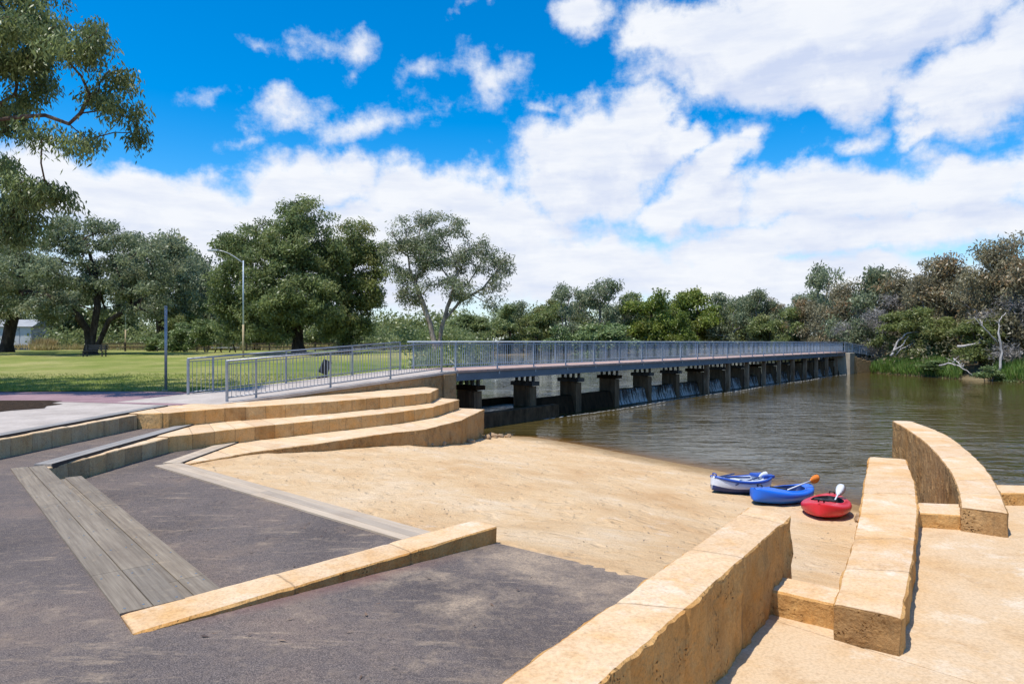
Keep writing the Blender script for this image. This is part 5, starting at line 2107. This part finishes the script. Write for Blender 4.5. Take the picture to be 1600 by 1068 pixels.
lme = leaf_mesh('leaf_litter', cen, 1, (.001, .001, .001), (.075, .022), M['leaf_litter'], rs, droop=0.0)
arr = np.zeros(len(lme.vertices) * 3, np.float32)
lme.vertices.foreach_get('co', arr)
arr = arr.reshape(-1, 4, 3)
arr[:, :, 2] = arr[:, :1, 2] + (arr[:, :, 2] - arr[:, :1, 2]) * .15 + .004
lme.vertices.foreach_set('co', arr.ravel())
struct(link('leaf_litter', lme), 'stuff')

# grass tufts along the near edge of the lawn
rs = np.random.RandomState(83)
k = 16000
gx_ = rs.uniform(-32, -4.5, k)
gy_ = 24.0 + rs.uniform(0, 1, k) ** 1.6 * 9
okk = lawn_keep(gx_[None, :], gy_[None, :])[0]
rel = (gx_ - RA.x) * nR.x + (gy_ - RA.y) * nR.y
okk &= rel > BW + .35
gz_ = lawn_z(gx_, gy_) + .02
struct(link('grass_tufts', leaf_mesh('grass_tufts', np.stack([gx_, gy_, gz_], 1)[okk], 2, (.05, .05, .005), (.085, .016), M['leaf_bright'], rs, droop=-1.6)), 'stuff')

# ------------------------------------------------------------------ park furniture
# slim pole
bx, by = P(259, 534, 24.6).x, 24.6
sp_t = thing('pole', (bx, by, 2.0), 'slim bare grey pole standing at the edge of the lawn', 'pole')
MB().tube([(bx, by, 1.95), (bx, by, 5.03)], .048, 12).build('shaft', M['galv'], sp_t, smooth=True)
MB().tube([(bx, by, 5.03), (bx, by, 5.06)], .052, 12).build('cap', M['galv'], sp_t)
MB().box((bx, by, 2.03), (.22, .22, .03)).build('base_plate', M['galv'], sp_t)


def lamp_post(px, Y, top, label, arm):
    x, y, z = base_at(px, Y)
    z = float(lawn_z(np.array([x]), np.array([Y]))[0])
    h = P(px, top, Y).z
    t = thing('lamp_post', (x, y, z), label, 'lamp post', 'lamp posts')
    s = z + (h - z) * .34
    MB().tube([(x, y, z - .1), (x, y, s)], [.075, .07], 10).build('base_shaft', M['pole_tan'], t, smooth=True)
    MB().tube([(x, y, s), (x, y, h)], [.058, .042], 10).build('shaft', M['pole_blue'], t, smooth=True)
    if arm:
        pts = [(x, y, h - .2)]
        for i in range(1, 9):
            a = i / 8
            pts.append((x - arm * a, y, h - .2 + .95 * math.sin(a * math.pi / 2)))
        MB().tube(pts, [.045] * 4 + [.034] * 5, 8).build('arm', M['galv'], t, smooth=True)
        e = pts[-1]
        b = MB()
        b.box((e[0] - .32, e[1], e[2] + .02), (.75, .26, .13))
        b.box((e[0] - .40, e[1], e[2] - .05), (.45, .2, .05))
        b.build('lamp_head', M['shed_wall'], t, bevel=.04)
    return t


lamp_post(380, 51, 407, 'tall pale blue lamp post with a curved arm in front of the largest gum', 1.95)
lamp_post(196, 72, 450, 'thin lamp post half hidden by the spreading tree', 1.4)

# bench under the spreading tree
bx, by = P(147, 534, 52).x, 52
bz = float(lawn_z(np.array([bx]), np.array([by * 1.0]))[0])
bench = thing('park_bench', (bx, by, bz), 'dark park bench in the shade of the spreading tree', 'bench')
b = MB()
for i in range(4):
    b.box((bx, by - .2 + i * .13, bz + .45), (1.75, .11, .04))
b.build('seat', M['black'], bench)
b = MB()
for i in range(3):
    b.box((bx, by + .30 + i * .03, bz + .60 + i * .14), (1.75, .035, .11))
b.build('backrest', M['black'], bench)
for sx in (-.72, .72):
    lb = MB()
    lb.box((bx + sx, by - .2, bz + .21), (.07, .07, .46)).box((bx + sx, by + .28, bz + .45), (.07, .07, .94)).box((bx + sx, by + .04, bz + .41), (.07, .5, .05))
    lb.build('leg', M['black'], bench)

# picnic table
bx, by = P(352, 534, 62).x, 62
bz = float(lawn_z(np.array([bx]), np.array([by * 1.0]))[0])
pt_ = thing('picnic_table', (bx, by, bz), 'picnic table with fixed benches beside the tall lamp post', 'table')
b = MB()
for i in range(5):
    b.box((bx, by - .32 + i * .16, bz + .75), (1.9, .14, .045))
b.build('tabletop', M['fence_wood'], pt_)
for sy in (-.75, .75):
    MB().box((bx, by + sy, bz + .45), (1.9, .28, .05)).build('bench_seat', M['shed_wall'], pt_)
for sx in (-.65, .65):
    MB().beam((bx + sx, by - .7, bz), (bx + sx, by - .15, bz + .73), .08, .08).beam((bx + sx, by + .7, bz), (bx + sx, by + .15, bz + .73), .08, .08).beam((bx + sx, by - .85, bz + .41), (bx + sx, by + .85, bz + .41), .06, .08).build('leg', M['fence_wood'], pt_)


# post and rail fence behind the lawn
def fence(px0, px1, Y, label):
    x0, x1 = P(px0, 0, Y).x, P(px1, 0, Y).x
    z = float(lawn_z(np.array([x0]), np.array([Y * 1.0]))[0])
    f = thing('rail_fence', (x0, Y, z), label, 'fence', 'low fences behind the lawn')
    n_ = max(2, int((x1 - x0) / 2.2))
    for i in range(n_ + 1):
        x = x0 + (x1 - x0) * i / n_
        MB().box((x, Y, z + .42), (.13, .13, 1.0)).build('post', M['fence_wood'], f, bevel=.01)
    for h in (.42, .80):
        MB().beam((x0, Y - .08, z + h), (x1, Y - .08, z + h), .05, .11).build('rail', M['fence_wood'], f)


fence(158, 345, 70, 'low dark timber rail fence behind the slim pole and bushes')
fence(385, 600, 72, 'low dark timber rail fence under the two big gums')
# shed
sh = thing('shed', (P(15, 534, 82).x, 82, 2.75), 'pale grey shed behind the leaning tree on the left', 'shed')
x0, x1 = P(-45, 0, 82).x, P(49, 0, 82).x
b = MB()
b.box(((x0 + x1) / 2, 83.6, 2.72 + 1.75), (x1 - x0, 3.2, 2.2))
b.build('wall', M['shed_wall'], sh)
for i in range(5):
    xx = x0 + (x1 - x0) * (i + .5) / 5
    MB().box((xx + .7, 81.985, 4.45), (.05, .03, 2.2)).build('cladding_strip', M['shed_roof'], sh)
MB().box(((x0 + x1) / 2, 83.6, 3.12), (x1 - x0 - .1, 3.1, .95)).build('base', M['shed_base'], sh)
b = MB()
b.v = [Vector(v) for v in ((x0 - .3, 81.7, 5.60), (x1 + .3, 81.7, 5.60), (x1 + .3, 85.5, 5.6), (x0 - .3, 85.5, 5.6), (x0 - .3, 83.6, 6.5), (x1 + .3, 83.6, 6.5))]
b.f = [[0, 1, 5, 4], [2, 3, 4, 5], [0, 4, 3], [1, 2, 5], [0, 3, 2, 1]]
b.m = [0] * 5
b.build('roof', M['shed_roof'], sh)
# straw tussock
rs = np.random.RandomState(90)
c0 = P(70, 545, 78)
cen = np.array([[c0.x, c0.y, 2.8]]) + rs.normal(size=(160, 3)) * np.array([.55, .4, .05])
tt = thing('tussock', (c0.x, c0.y, 2.8), 'straw coloured grass tussock right of the pale shed', 'plant')
link('foliage', leaf_mesh('foliage', cen - np.array([[c0.x, c0.y, 2.8]]), 8, (.1, .1, .05), (1.2, .07), M['leaf_straw'], rs, droop=-2.5), tt)

# black sign panel by the ramp
c0 = rp(6.35, BW + .55, 0)
sg = thing('floodlight', (c0.x, c0.y, c0.z - .2), 'small black tilted floodlight beside the far ramp railing', 'floodlight')
d_ = Vector((.35, .2, .9)).normalized()
MB().beam(c0 + Vector((0, 0, .18)), c0 + Vector((0, 0, .18)) + d_ * .55, .16, .34).build('housing', M['black'], sg, bevel=.02)
MB().box((c0.x, c0.y, c0.z - .02), (.42, .2, .2)).build('bracket', M['black'], sg, bevel=.02)
